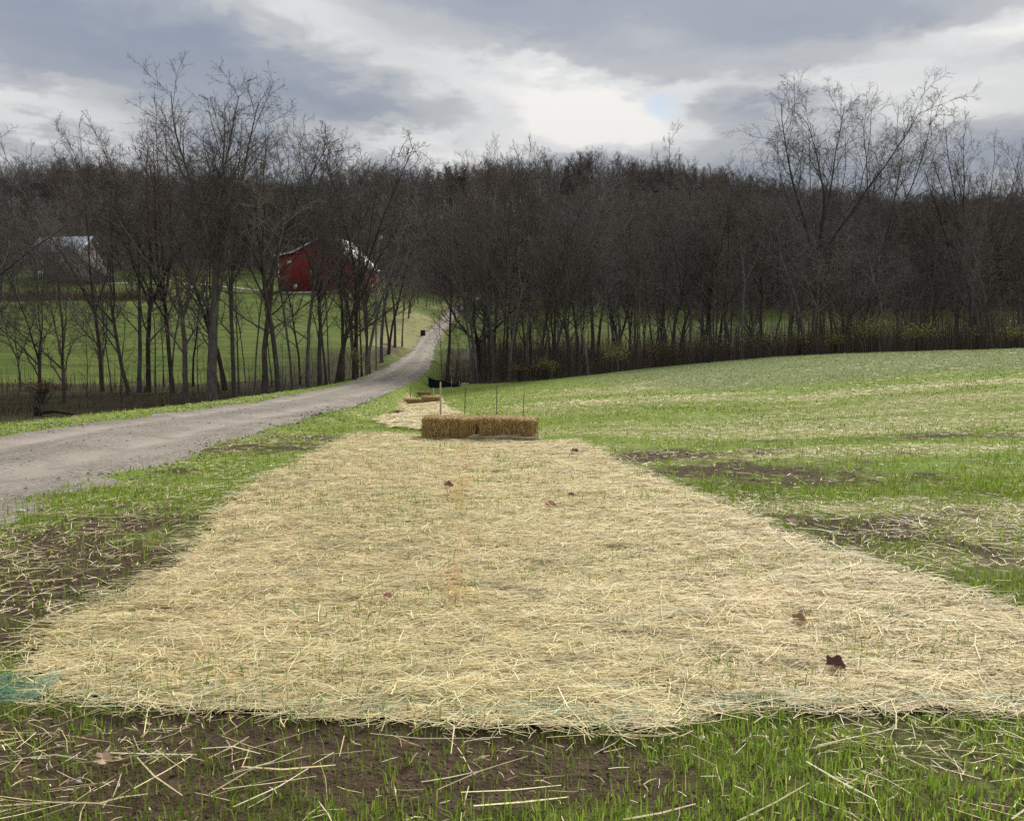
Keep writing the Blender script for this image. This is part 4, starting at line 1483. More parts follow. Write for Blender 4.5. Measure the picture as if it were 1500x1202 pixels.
def offshoots(pts, rad, lens, n, t0, angle, ratio, rr_, rmin, K, wig, trop, t1=1.0, envelope=.5, spread=.25):
    N, Kp, _ = pts.shape
    idx = np.repeat(np.arange(N), n)
    k = np.tile(np.arange(n), N)
    t = t0 + (t1 - t0) * (k + U(0, 1, N * n)) / n
    f = t * (Kp - 1)
    i_ = np.minimum(f.astype(int), Kp - 2)
    w = (f - i_)[:, None]
    p = pts[idx, i_] * (1 - w) + pts[idx, i_ + 1] * w
    tg = norm(pts[idx, i_ + 1] - pts[idx, i_])
    r = rad[idx, i_] * (1 - w[:, 0]) + rad[idx, i_ + 1] * w[:, 0]
    az = k * 2.4 + U(0, 1.2, N * n) + idx
    ref = np.where(np.abs(tg[:, 2:3]) > .9, np.array([[1.0, 0, 0]]), np.array([[0, 0, 1.0]]))
    e1 = norm(np.cross(tg, ref)); e2 = np.cross(tg, e1)
    a = angle + rng.normal(0, spread, N * n)
    d = tg * np.cos(a)[:, None] + (e1 * np.cos(az)[:, None] + e2 * np.sin(az)[:, None]) * np.sin(a)[:, None]
    L = lens[idx] * ratio * (1 - envelope * (t - t0) / max(1 - t0, .01)) * U(.6, 1.25, N * n)
    r0 = np.maximum(r * rr_, rmin)
    P = walk(p, norm(d), L, K, wig, trop)
    R = r0[:, None] * np.linspace(1, .35, K)[None]
    return P, np.maximum(R, rmin * .6), L


def tree_meshes(seed, H=18.0, r0=.2, lean=(0, 0), fork=.5, leads=3, lead_ang=.35, limbs=8, limb_ang=.8, limb_len=.42, low=3, limb_start=.35, n2=5, n3=5, n4=4,
                rmin=.008, wig=.06, trop=.05, droop=0.0, mats=(0, 0), twig_len=.55):
    """trunk and crown of one bare tree standing at the origin"""
    global rng
    keep, rng = rng, np.random.default_rng(seed)
    mt, mc = MB(), MB()
    Ht = H * (fork if leads else 1.0)
    d0 = norm(np.array([[lean[0], lean[1], 1.0]]))
    K0 = 12
    tr = walk(np.array([[0, 0, -.25]]), d0, np.array([Ht + .25]), K0, wig * .55, .03)
    f = np.linspace(0, 1, K0)
    rt = r0 * (1 - (.35 if leads else .88) * f ** 1.1)[None] * (1 + .55 * np.exp(-f * Ht / .45))[None]
    tubes(mt, tr, rt, 9)
    stems = []
    if leads:
        top_d = norm(tr[:, -1] - tr[:, -3])
        az = np.arange(leads) * 2 * math.pi / leads + U(0, 6.28)
        a = lead_ang * U(.6, 1.3, leads); a[0] *= .35
        e1 = norm(np.cross(top_d, np.array([[0, 1.0, 0]]))); e2 = np.cross(top_d, e1)
        d = top_d * np.cos(a)[:, None] + (e1 * np.cos(az)[:, None] + e2 * np.sin(az)[:, None]) * np.sin(a)[:, None]
        start = np.repeat(tr[:, -1], leads, 0)
        for q_ in range(1, leads):
            ff = U(.80, 1.0); kk = int(ff * (K0 - 1)); start[q_] = tr[0, kk]
        L = (H - start[:, 2]) * U(.78, 1.05, leads); L[0] = H - start[0, 2]
        P = walk(start, d, L, 10, wig, trop)
        R = (rt[0, -1] * U(.6, .85, leads))[:, None] * np.linspace(1, .14, 10)[None]
        tubes(mt, P, R, 7)
        stems.append((P, R, L, limbs, .12))
        if low:
            stems.append((tr, rt, np.array([H * .55]), low, .45))
    else:
        stems.append((tr, rt, np.array([H * .75]), limbs, limb_start))
    l1 = [offshoots(P, R, L, n, t0, limb_ang, limb_len, .5, rmin * 2, 8, wig * 1.6, trop * 1.2 - droop * .3, 1.0, .55) for P, R, L, n, t0 in stems]
    P1 = np.concatenate([q_[0] for q_ in l1]); R1 = np.concatenate([q_[1] for q_ in l1]); L1 = np.concatenate([q_[2] for q_ in l1])
    tubes(mc, P1, R1, 5)
    P2, R2, L2 = offshoots(P1, R1, L1, n2, .2, .75, .48, .55, rmin * 1.3, 6, wig * 2.2, trop * 1.2 - droop, 1.0, .45)
    tubes(mc, P2, R2, 4)
    if leads:                                    # leaders carry second-order shoots of their own
        Pa, Ra, La = offshoots(stems[0][0], stems[0][1], stems[0][2], max(4, limbs // 2), .45, .55, .22, .5, rmin * 1.3, 6, wig * 2, trop, 1.0, .3)
        tubes(mc, Pa, Ra, 4)
        P2, R2, L2 = np.concatenate([P2, Pa]), np.concatenate([R2, Ra]), np.concatenate([L2, La])
    P3, R3, L3 = offshoots(P2, R2, L2, n3, .15, .7, twig_len, .6, rmin, 4, wig * 3, trop - droop * 1.6, 1.0, .35)
    tubes(mc, P3, R3, 3)
    P4, R4, L4 = offshoots(P3, R3, L3, n4, .15, .65, .62, .7, rmin * .8, 3, wig * 3.2, trop - droop * 2.2, 1.0, .3)
    sd = norm(np.cross(norm(P4[:, -1] - P4[:, 0]), rng.normal(0, 1, (len(P4), 3))))
    ribbons(mc, P4, R4 * 2, sd)
    rng = keep
    return mt.mesh('tree_trunk', BARKS[mats[0]], True), mc.mesh('tree_crown', TWIGS[mats[1]])


# hero and stock shapes
TREES = {
    'tall_vase': tree_meshes(331, 25, .36, (.02, 0), .54, 6, .32, 10, .58, .46, 5, n2=6, n3=5, n4=4, rmin=.010, wig=.045, trop=.045, mats=(0, 0)),
    'leaner': tree_meshes(302, 20, .18, (-.22, .05), .38, 3, .5, 9, .7, .46, 4, n2=5, n3=5, n4=4, rmin=.0095, wig=.06, mats=(1, 0)),
    'vase': tree_meshes(303, 20, .15, (.02, 0), .50, 5, .30, 8, .55, .40, 3, n2=5, n3=5, n4=4, rmin=.0095, wig=.05, mats=(0, 2)),
    'vase2': tree_meshes(304, 20, .15, (.06, .03), .44, 4, .36, 8, .6, .42, 5, n2=5, n3=5, n4=4, rmin=.0095, wig=.05, mats=(1, 0)),
    'slim': tree_meshes(305, 18, .10, (.05, 0), 1, 0, .3, 24, .75, .26, 0, .28, n2=5, n3=4, n4=4, rmin=.0085, wig=.06, mats=(0, 0)),
    'slim2': tree_meshes(306, 18, .11, (-.06, .02), 1, 0, .3, 26, .68, .28, 0, .22, n2=5, n3=4, n4=4, rmin=.0085, wig=.07, mats=(1, 1)),
    'slim3': tree_meshes(307, 17, .10, (.08, .02), .6, 3, .3, 9, .6, .42, 5, n2=5, n3=4, n4=4, rmin=.0085, wig=.06, mats=(2, 2)),
    'low_fork': tree_meshes(308, 12, .17, (.05, 0), .30, 4, .65, 9, .85, .55, 3, n2=6, n3=5, n4=4, rmin=.0085, wig=.09, mats=(1, 0)),
    'sapling': tree_meshes(309, 7, .045, (.10, 0), 1, 0, .3, 16, .7, .36, 0, .18, n2=4, n3=4, n4=3, rmin=.006, mats=(0, 0)),
    'weeper': tree_meshes(310, 22, .27, (.05, 0), .48, 5, .60, 10, .7, .55, 4, n2=6, n3=6, n4=4, rmin=.0105, wig=.07, trop=.03, droop=.05, mats=(0, 0)),
    'fan': tree_meshes(311, 21, .20, (.02, 0), .38, 7, .42, 10, .48, .38, 3, n2=5, n3=5, n4=4, rmin=.0095, wig=.045, trop=.07, mats=(1, 1)),
    'red_round': tree_meshes(312, 13, .12, (0, 0), .30, 5, .45, 9, .6, .46, 3, n2=6, n3=6, n4=4, rmin=.009, mats=(1, 1)),
}
TOPS = {}
for k, (a, c) in TREES.items():
    v_ = np.empty(len(c.vertices) * 3); c.vertices.foreach_get('co', v_)
    TOPS[k] = float(np.percentile(v_[2::3], 99.9))
NAMES = {'tall_vase': 'bare_tree', 'sapling': 'sapling'}


def place_tree(kind, px, y, H, label, group, rz=None, lean=0.0, girth=1.0, x=None):
    base = TOPS[kind] or {'tall_vase': 25, 'leaner': 20, 'vase': 20, 'vase2': 20, 'slim': 18, 'slim2': 18, 'slim3': 17, 'low_fork': 12, 'sapling': 7, 'weeper': 22, 'fan': 21, 'red_round': 13}[kind]
    x = (px - CX) / F * y if x is None else x
    s = H / base
    t = thing('sapling' if kind == 'sapling' else 'bare_tree', label, 'tree', (x, y, g1(x, y) - .05), U(0, 6.28) if rz is None else rz, group)
    t.scale = (s * girth, s * girth, s)
    t.rotation_euler = (0, lean, t.rotation_euler[2])
    link('trunk', TREES[kind][0], t)
    link('crown', TREES[kind][1], t)
    return t


def H_to(px, row_top, y):
    """height of a tree at forward distance y whose top reaches a frame row"""
    p = sight(px, row_top, y)
    return max(float(p[2] - g1(p[0], y)), 3.0)


ORD = ['first', 'second', 'third', 'fourth', 'fifth', 'sixth', 'seventh', 'eighth', 'ninth', 'tenth', 'eleventh', 'twelfth', 'thirteenth', 'fourteenth', 'fifteenth', 'sixteenth',
       'seventeenth', 'eighteenth', 'nineteenth', 'twentieth']
LEFT = [  # bearing, distance, top row, kind, girth, rz
    (-75, 44, 150, 'leaner', 1.3, 3.3), (-20, 58, 230, 'low_fork', 1.0, .4), (57, 50, 335, 'low_fork', .9, None), (93, 47, 330, 'low_fork', .95, 1.8), (125, 52, 440, 'sapling', .8, None),
    (178, 50, 425, 'sapling', 1.1, 3.2), (190, 54, 205, 'leaner', 1.0, .2), (204, 56, 225, 'slim', 1.6, None), (216, 57, 185, 'vase2', 1.25, None), (226, 55, 400, 'sapling', 1, None),
    (249, 53, 330, 'slim3', .8, None), (271, 50, 205, 'vase2', 1.5, 1.0), (291, 57, 430, 'sapling', .9, None), (309, 51, 84, 'tall_vase', .92, .9), (321, 58, 190, 'leaner', 1.0, .1),
    (330, 60, 200, 'slim2', 1.4, None), (349, 58, 300, 'slim', .9, None), (372, 59, 260, 'slim3', .9, None), (387, 57, 160, 'slim2', 1.5, None), (407, 54, 152, 'vase', 1.15, None),
    (429, 56, 225, 'slim3', 1.0, None), (451, 57, 165, 'vase', .95, 2.0), (467, 58, 162, 'vase2', .95, .5), (478, 63, 260, 'slim', 1, None), (491, 60, 176, 'slim2', 1.2, None),
    (502, 62, 178, 'vase', 1.1, 4.0), (513, 61, 230, 'slim', 1.1, None), (524, 66, 270, 'slim3', .9, None), (540, 68, 195, 'vase2', 1.1, None), (555, 66, 205, 'slim2', 1.5, None),
    (566, 75, 235, 'slim', 1.0, None), (577, 82, 240, 'slim3', 1.0, None), (588, 96, 250, 'slim2', 1.2, None), (603, 112, 255, 'vase', 1.1, None), (613, 128, 262, 'slim', 1.0, None),
    (398, 64, 330, 'slim', .8, None), (360, 66, 330, 'slim3', .8, None), (440, 66, 300, 'slim2', .9, None), (482, 70, 290, 'slim3', .9, None), (530, 74, 280, 'slim', .9, None),
    (150, 60, 360, 'low_fork', .7, None), (30, 62, 380, 'low_fork', .7, None), (416, 50, 470, 'sapling', .9, None), (458, 52, 480, 'sapling', .9, None), (340, 50, 470, 'sapling', .9, None),
    (240, 62, 320, 'slim', .8, None), (282, 63, 300, 'slim2', .9, None), (163, 55, 300, 'slim', .7, None)]
LEFT += [(150, 56, 212, 'vase2', 1.1, 2.2), (252, 57, 135, 'fan', .95, 2.6), (342, 56, 145, 'vase', 1.1, .7), (528, 67, 185, 'vase', 1.1, 5.0), (574, 73, 212, 'vase2', 1.0, 1.1), (590, 88, 235, 'vase', 1.1, 2.0),
         (598, 100, 245, 'slim', 1.3, None), (548, 72, 235, 'slim3', 1.2, None)]
LEFT.sort()


def region(px):
    if px < 0:
        return 'beyond the frame edge beside the driveway verge'
    if px < 160:
        return 'in front of the grey farmhouse'
    if px < 300:
        return 'in front of the yellow playset and pasture'
    if px < 400:
        return 'around the tallest creekside tree'
    if px < 535:
        return 'in front of the red barn'
    return 'on the bank beside the climbing driveway'


LOOK = {'leaner': 'leaning bare tree', 'low_fork': 'low forked bare tree', 'sapling': 'thin bare sapling', 'slim': 'slim grey bare tree', 'slim2': 'slim brown bare tree', 'slim3': 'slim pale bare tree',
        'vase': 'tall grey bare tree', 'vase2': 'tall brown bare tree', 'tall_vase': 'tallest bare tree', 'weeper': 'weeping bare tree', 'fan': 'fan-shaped bare tree', 'red_round': 'rounded reddish bare tree'}
count = {}
for px, y, row, kind, girth, rz in LEFT:
    reg = region(px)
    key = (kind, reg)
    count[key] = count.get(key, 0) + 1
for k in list(count):
    count[k] = [count[k], 0]
for px, y, row, kind, girth, rz in LEFT:
    reg = region(px)
    c_ = count[(kind, reg)]
    c_[1] += 1
    label = 'tallest bare tree, its wide crown above all others by the creek' if kind == 'tall_vase' else \
        (LOOK[kind] + ' ' + reg if c_[0] == 1 else '%s %s from the left %s' % (ORD[c_[1] - 1], LOOK[kind], reg))
    tx = (px - CX) / F * y
    while road_near([tx], [y])[0][0] < 3.3:
        tx -= .25                                # keep the trunk off the driveway
    place_tree(kind, px, y, H_to(px, row, y), label, 'bare trees along the creek beside the driveway', rz, 0 if kind == 'tall_vase' else rng.normal(0, .035), girth * U(.9, 1.25), x=tx)

RIGHT = [  # bearing, distance, top row, kind, girth, rz, label
    (645, 66, 430, 'sapling', 1.0, None, 'thin bare sapling at the driveway edge past the black silt fence'),
    (655, 70, 300, 'slim', 1.9, None, 'dark straight trunk standing in front of the upper driveway'),
    (668, 72, 470, 'sapling', 1.4, None, 'short broken-looking sapling in front of the upper driveway'),
    (694, 66, 250, 'vase2', 1.1, None, 'stout bare tree just past the black silt fence'),
    (708, 67, 230, 'slim2', 1.5, None, 'dark trunk right above the pile of pale rocks'),
    (723, 65, 225, 'vase', 1.0, None, 'tall bare tree at the near tip of the wood'),
    (770, 68, 222, 'slim3', 1.1, None, 'pale slim tree over the nearest end of the wood edge'),
    (722, 78, 195, 'fan', .8, .4, 'upright tree breaking the skyline nearest the driveway gap'),
    (742, 80, 198, 'vase', .8, 1.4, 'tall thin tree breaking the skyline between two upright trees'),
    (778, 79, 196, 'fan', .75, 2.2, 'upright tree breaking the skyline above the reddish rounded tree'),
    (812, 84, 212, 'vase', .9, 3.0, 'round-topped tree on the skyline short of the cloud break'),
    (745, 67, 300, 'slim3', 1.5, .5, 'pale grey trunk leaning in the near tip of the wood'),
    (862, 66, 330, 'slim3', 1.5, 2.5, 'pale grey trunk just past the rounded reddish tree'),
    (1012, 66, 290, 'slim3', 1.6, 1.2, 'pale grey trunk near the middle of the wood edge'),
    (1085, 65, 310, 'slim3', 1.4, 4.2, 'pale grey trunk short of the dark trunk by the weeping tree'),
    (1235, 64, 350, 'vase2', 1.6, 1.2, 'dark stout trunk arching beside the largest yellow-green shrub'),
    (1420, 62, 330, 'slim2', 1.5, 1.2, 'dark stout trunk below the fan-shaped tree'),
    (832, 66, 300, 'red_round', 1.25, None, 'rounded reddish tree standing forward of the wood edge'),
    (815, 72, 250, 'slim', 1.1, None, 'slim tree behind the rounded reddish tree'),
    (930, 70, 225, 'vase', .9, None, 'narrow tree rising to the skyline below the blue sky gap'),
    (965, 78, 180, 'slim', .9, None, 'thin spire of a tree that pokes highest below the blue sky gap'),
    (1045, 72, 240, 'leaner', .9, 2.9, 'leaning tree in the wood edge short of the big weeping tree'),
    (1168, 75, 270, 'slim2', 1.5, None, 'straight dark trunk close beside the big weeping tree'),
    (1190, 72, 112, 'weeper', 1.0, .6, 'big weeping bare tree towering over the wood edge'),
    (1275, 76, 135, 'weeper', .85, 3.8, 'second weeping bare tree with crown leaning from the biggest one'),
    (1398, 72, 160, 'fan', 1.0, 1.0, 'fan-shaped bare tree with many upright leaders near the frame edge'),
    (1445, 80, 190, 'fan', .85, 2.4, 'smaller fan-shaped bare tree behind the upright one'),
    (1510, 70, 185, 'vase', 1.1, .3, 'tall bare tree cut by the frame edge over the field'),
    (1540, 66, 250, 'weeper', .9, 1.3, 'bare weeping tree mostly outside the frame over the field'),
    (1100, 70, 330, 'low_fork', .9, None, 'low forked tree in the wood edge below the reddish skyline'),
    (1340, 72, 330, 'low_fork', 1.0, None, 'low forked tree between weeping and fan-shaped trees'),
]
for px, y, row, kind, girth, rz, label in RIGHT:
    place_tree(kind, px, y, H_to(px, row, y), label, 'bare trees along the wood edge beyond the field', rz, 0, girth)

kinds_w = ['slim', 'slim2', 'slim3', 'vase', 'vase2', 'red_round', 'low_fork', 'sapling']
n_edge = 0
WOOD = []
WT = []
while n_edge < 150:
    px = U(690, 1560)
    u = (px - CX) / F
    edge = np.interp(u, [-.09, -.03, .0, .06, .125, .33, .62, .9], [66, 64, 63, 62, 62, 60, 55, 50])
    y = edge + 2.5 + 40 * U(0, 1) ** 1.3
    x = u * y
    if y > 100 or road_near([x], [y])[0][0] < 4.5:
        continue
    if any((x - a) ** 2 + (y - b) ** 2 < 1.7 for a, b in WOOD):
        continue
    WOOD.append((x, y))
    k = kinds_w[rng.choice(8, p=[.26, .24, .17, .07, .07, .06, .06, .07])]
    top = U(225, 330) if k not in ('sapling', 'red_round', 'low_fork') else U(330, 440)
    row_gain = 48 * min(1, max(0, (px - 1050) / 200))
    WT.append((px, y, x, k, top + row_gain, y - edge))
    n_edge += 1


def wood_place(px):
    for lim, ph in ((790, 'at the near wood tip'), (900, 'behind the reddish tree'), (1050, 'below the blue gap'),
                    (1150, 'before the weeping tree'), (1330, 'behind the weeping trees')):
        if px < lim:
            return ph
    return 'around the fan tree'


WT.sort()
tot, seen = {}, {}
for px, y, x, k, top, dep in WT:
    key = (k, wood_place(px), dep < 12)
    tot[key] = tot.get(key, 0) + 1
for px, y, x, k, top, dep in WT:
    key = (k, wood_place(px), dep < 12)
    seen[key] = seen.get(key, 0) + 1
    if dep < 12:
        lab = 'front-row ' + LOOK[k] + ' ' + wood_place(px) if tot[key] == 1 else '%s %s from the left, front row, %s' % (ORD[seen[key] - 1], LOOK[k], wood_place(px))
    else:
        lab = LOOK[k] + ' deep in the wood ' + wood_place(px)
    place_tree(k, None, y, H_to(px, top, y), lab, 'crowded trees of the wood beyond the field', None, rng.normal(0, .05), U(.75, 1.7), x=x)

# trees around the farm and along the top of the left pasture
n_f = 0
FT = [(20, 150, 'low_fork'), (62, 152, 'vase'), (88, 149, 'low_fork'), (118, 153, 'slim2'), (140, 150, 'low_fork'), (172, 152, 'slim'), (196, 151, 'low_fork')]
while n_f < 34:
    px = U(-60, 640)
    y = U(156, 205)
    x = (px - CX) / F * y
    if road_near([x], [y])[0][0] < 5 or (385 < px < 575 and y < 205) or (40 < px < 190 and y < 215 and U(0, 1) < .8) or (200 < px < 385 and y < 196):
        continue
    k = ['slim', 'slim2', 'vase', 'low_fork', 'red_round'][rng.choice(5)]
    FT.append((px, y, k))
    n_f += 1
FT.sort()
tot, seen = {}, {}
farm_place = lambda px: 'beside the grey farmhouse' if px < 200 else 'behind the yellow playset' if px < 385 else 'behind the red barn' if px < 575 else 'beside the top of the driveway'
for px, y, k in FT:
    tot[(k, farm_place(px))] = tot.get((k, farm_place(px)), 0) + 1
for px, y, k in FT:
    key = (k, farm_place(px))
    seen[key] = seen.get(key, 0) + 1
    place_tree(k, px, y, U(11, 18), 'distant ' + LOOK[k] + ' ' + key[1] if tot[key] == 1 else '%s distant %s from the left %s' % (ORD[seen[key] - 1], LOOK[k], key[1]), 'bare trees around the farm buildings')

# ------------------------------------------------------------------ the forest on the far hill: one mass
FAR = bpy.data.collections.new('forest_shapes')
far_kw = dict(n2=5, n3=5, n4=4, rmin=.016, wig=.05)
for k, kw in enumerate((dict(H=18, r0=.17, fork=.5, leads=5, lead_ang=.42, limbs=8, limb_ang=.6, limb_len=.45, low=3, mats=(0, 0)),
                        dict(H=18, r0=.2, fork=.55, leads=3, lead_ang=.3, limbs=9, limb_ang=.6, limb_len=.4, low=3, mats=(1, 1)),
                        dict(H=17, r0=.18, fork=.45, leads=4, lead_ang=.35, limbs=9, limb_ang=.6, limb_len=.4, low=3, mats=(0, 1)),
                        dict(H=19, r0=.16, fork=.6, leads=3, lead_ang=.3, limbs=8, limb_ang=.7, limb_len=.45, low=4, mats=(2, 2)))):
    a, c = tree_meshes(400 + k, **{**far_kw, **kw})
    o = bpy.data.objects.new('forest_tree_shape', None)
    # join trunk and crown into one shape
    v1 = np.empty(len(a.vertices) * 3); a.vertices.foreach_get('co', v1)
    me = bpy.data.meshes.new('forest_tree_shape')
    import bmesh
    bm = bmesh.new(); bm.from_mesh(a); nf = len(bm.faces); bm.from_mesh(c)
    bm.faces.ensure_lookup_table()
    for f in bm.faces[nf:]:
        f.material_index = 1
    bm.to_mesh(me); bm.free()
    me.materials.append(a.materials[0]); me.materials.append(c.materials[0])
    FAR.objects.link(bpy.data.objects.new('forest_tree_shape', me))
n = 15000
y = U(165, 460, n); x = U(-.95, .95, n) * y
_, hl = wood_floor(x, y)
rd, _ = road_near(x, y)
ok = (U(0, 1, n) < hl) & (rd > 4) & (U(0, 1, n) < np.interp(y, [165, 230, 330, 460], [.62, .5, .4, .15]))
x, y = x[ok], y[ok]
# a belt of trees closing the far side of the meadow beyond the wood
pm = bpy.data.meshes.new('forest')
pm.vertices.add(len(x))
pm.vertices.foreach_set('co', np.c_[x, y, gz(x, y) - .2].astype(np.float32).ravel())
for nm, ty, val in (('spin', 'FLOAT', U(0, 6.28, len(x))), ('size', 'FLOAT', U(.72, 1.08, len(x)) * (.60 + .66 * smooth(.25, .75, fbm(x * .028, y * .028, 151, 3))))):
    a = pm.attributes.new(nm, ty, 'POINT'); a.data.foreach_set('value', val.astype(np.float32))
a = pm.attributes.new('shape', 'INT', 'POINT'); a.data.foreach_set('value', rng.integers(0, 4, len(x)).astype(np.int32))
forest = link('forest', pm)
tag(forest, 'dense leafless forest covering the far hill', 'forest', kind='stuff')
ng = bpy.data.node_groups.new('forest_spread', 'GeometryNodeTree')
ng.interface.new_socket('Geometry', in_out='INPUT', socket_type='NodeSocketGeometry')
ng.interface.new_socket('Geometry', in_out='OUTPUT', socket_type='NodeSocketGeometry')
gi, go = ng.nodes.new('NodeGroupInput'), ng.nodes.new('NodeGroupOutput')
ci = ng.nodes.new('GeometryNodeCollectionInfo')
ci.inputs['Collection'].default_value = FAR
ci.inputs['Separate Children'].default_value = True
ip = ng.nodes.new('GeometryNodeInstanceOnPoints')
ip.inputs['Pick Instance'].default_value = True


def named(nm, ty):
    n_ = ng.nodes.new('GeometryNodeInputNamedAttribute')
    n_.data_type = ty
    n_.inputs['Name'].default_value = nm
    return [o_ for o_ in n_.outputs if o_.enabled and o_.name == 'Attribute'][0]


cx3 = ng.nodes.new('ShaderNodeCombineXYZ')
ng.links.new(named('spin', 'FLOAT'), cx3.inputs[2])
ng.links.new(gi.outputs[0], ip.inputs['Points'])
ng.links.new(ci.outputs[0], ip.inputs['Instance'])
ng.links.new(named('shape', 'INT'), ip.inputs['Instance Index'])
ng.links.new(cx3.outputs[0], ip.inputs['Rotation'])
cs = ng.nodes.new('ShaderNodeCombineXYZ')
sz_ = named('size', 'FLOAT')
for k in range(3):
    ng.links.new(sz_, cs.inputs[k])
ng.links.new(cs.outputs[0], ip.inputs['Scale'])
ng.links.new(ip.outputs[0], go.inputs[0])
mod = forest.modifiers.new('spread', 'NODES')
mod.node_group = ng
print('forest', len(x))

# ------------------------------------------------------------------ brush at the foot of the woods
mb = MB()
n = 60000
x, y = scatter(n, 18, 110, .6)
lit, _ = wood_floor(x, y)
u = x / y
edge = np.interp(u, [-.09, -.03, .0, .06, .125, .33, .62, .9], [66, 63.5, 62.5, 61, 60.5, 58, 53, 48])
front = np.where(u > -.1, np.maximum(np.exp(-((y - edge - 2.0) / 3.5) ** 2), .25), .35 + .5 * smooth(.4, .6, fbm(x * .2, y * .2, 141, 3)))
ok = (U(0, 1, n) < lit * front * smooth(.25, .5, fbm(x * .5, y * .5, 143, 2) + .1))
x, y, u = x[ok], y[ok], u[ok]
H = np.where(u > -.1, U(.5, 2.1, len(x)), U(.15, .75, len(x))) * (.4 + 1.1 * fbm(x * .35, y * .35, 145, 3))
a = U(0, 6.28, len(x)); k = np.abs(rng.normal(0, .35, len(x))) * np.where(u > -.1, 1.0, 2.2)
o_ = np.c_[np.cos(a), np.sin(a)]
b_ = np.c_[x, y, gz(x, y) - .05]
P = np.stack([b_, b_ + np.c_[o_ * (k * H * .3)[:, None], H * .55], b_ + np.c_[o_ * (k * H)[:, None], H * (1 - .35 * np.minimum(k, 1))]], 1)
base = np.array([(.08, .056, .034), (.062, .046, .032), (.11, .082, .05), (.085, .045, .028), (.065, .075, .026)])
ribbons(mb, P, np.tile(np.array([.022, .020, .008]), (len(x), 1)) * U(.6, 1.4, (len(x), 1)), np.c_[-np.sin(a), np.cos(a), a * 0], base[rng.choice(5, len(x))] * U(.7, 1.3, (len(x), 1)))
# hedge line along the top of the pasture
n = 5200
u = U(-.78, -.42, n); y = U(150, 158, n); x = u * y
H = U(.6, 2.4, n) * (.4 + 1.1 * fbm(x * .15, y * .15, 149, 3)); a = U(0, 6.28, n); k = np.abs(rng.normal(0, .4, n))
o_ = np.c_[np.cos(a), np.sin(a)]; b_ = np.c_[x, y, gz(x, y) - .05]
P = np.stack([b_, b_ + np.c_[o_ * (k * H * .3)[:, None], H * .55], b_ + np.c_[o_ * (k * H)[:, None], H * (1 - .3 * np.minimum(k, 1))]], 1)
base = np.array([(.10, .062, .040), (.075, .052, .036), (.12, .085, .05), (.06, .065, .028)])
ribbons(mb, P, np.tile(np.array([.05, .05, .02]), (n, 1)) * U(.6, 1.4, (n, 1)), np.c_[-np.sin(a), np.cos(a), a * 0], base[rng.choice(4, n)] * U(.7, 1.3, (n, 1)))
# taller whips and suckers between the trunks
n = 60000
x, y = scatter(n, 40, 104, .5)
lit, _ = wood_floor(x, y)
u = x / y
ok = U(0, 1, n) < lit * np.where(u > -.045, 1.0, np.where(u > -.1, .06, .10)) * smooth(.3, .6, fbm(x * .25, y * .25, 147, 2) + .1)
x, y, u = x[ok], y[ok], u[ok]
H = U(.8, 4.4, len(x)) * np.where(u > -.1, 1.0, .6)
a = U(0, 6.28, len(x)); k = np.abs(rng.normal(0, .22, len(x)))
o_ = np.c_[np.cos(a), np.sin(a)]
b_ = np.c_[x, y, gz(x, y) - .05]
P = np.stack([b_, b_ + np.c_[o_ * (k * H * .2)[:, None], H * .4], b_ + np.c_[o_ * (k * H * .6)[:, None], H * .75], b_ + np.c_[o_ * (k * H * 1.1)[:, None], H * (1 - .2 * np.minimum(k, 1))]], 1)
base = np.array([(.095, .075, .058), (.075, .06, .048), (.125, .105, .085), (.09, .062, .048)])
ribbons(mb, P, np.tile(np.array([.030, .024, .016, .008]), (len(x), 1)) * U(.6, 1.4, (len(x), 1)), np.c_[-np.sin(a), np.cos(a), a * 0], base[rng.choice(4, len(x))] * U(.7, 1.3, (len(x), 1)))
tag(mb.build('undergrowth', M_BRUSH), 'dry brown undergrowth of stems at the foot of the trees', 'undergrowth', kind='stuff')


# leafy shrubs in the wood edge
def shrub(px, y, w, h, tintset, label, dens=1.0):
    if px > 700:
        y = y - 2.0
    x = (px - CX) / F * y
    t = thing('shrub', label, 'shrub', (x, y, g1(x, y)), 0, 'shrubs at the foot of the wood')
    b = MB()
    n_ = int(26)
    a_ = U(0, 6.28, n_); k_ = U(.1, .9, n_)
    o2 = np.c_[np.cos(a_), np.sin(a_)] * (k_ * w * .5)[:, None]
    P_ = np.stack([np.c_[o2 * .1, np.full(n_, -.1)], np.c_[o2 * .6, np.full(n_, h * .5)], np.c_[o2 * 1.1, h * U(.6, 1.05, n_)]], 1)
    tubes(b, P_, np.tile(np.array([.022, .015, .008]), (n_, 1)), 4)
    b.build('stems', BARKS[1], t)
    m_ = int(900 * dens)
    i_ = rng.integers(0, n_, m_); f_ = U(.3, 1.0, m_)
    c_ = P_[i_, 1] * (1 - f_)[:, None] + P_[i_, 2] * f_[:, None] + rng.normal(0, 1, (m_, 3)) * np.array([.13 * w, .13 * w, .10 * h])
    c_[:, 2] = np.maximum(c_[:, 2], .05)
    d_ = norm(rng.normal(0, 1, (m_, 3)))
    s_ = norm(np.cross(d_, rng.normal(0, 1, (m_, 3))))
    L_ = U(.06, .13, m_)[:, None]
    lb = MB()
    ribbons(lb, np.stack([c_ - d_ * L_ * .5, c_, c_ + d_ * L_ * .5], 1), np.tile(np.array([.02, .06, .015]), (m_, 1)) * U(.7, 1.3, (m_, 1)), s_, np.array(tintset)[rng.choice(len(tintset), m_)] * U(.7, 1.25, (m_, 1)))
    lv = lb.build('leaves', M_LEAF, t)


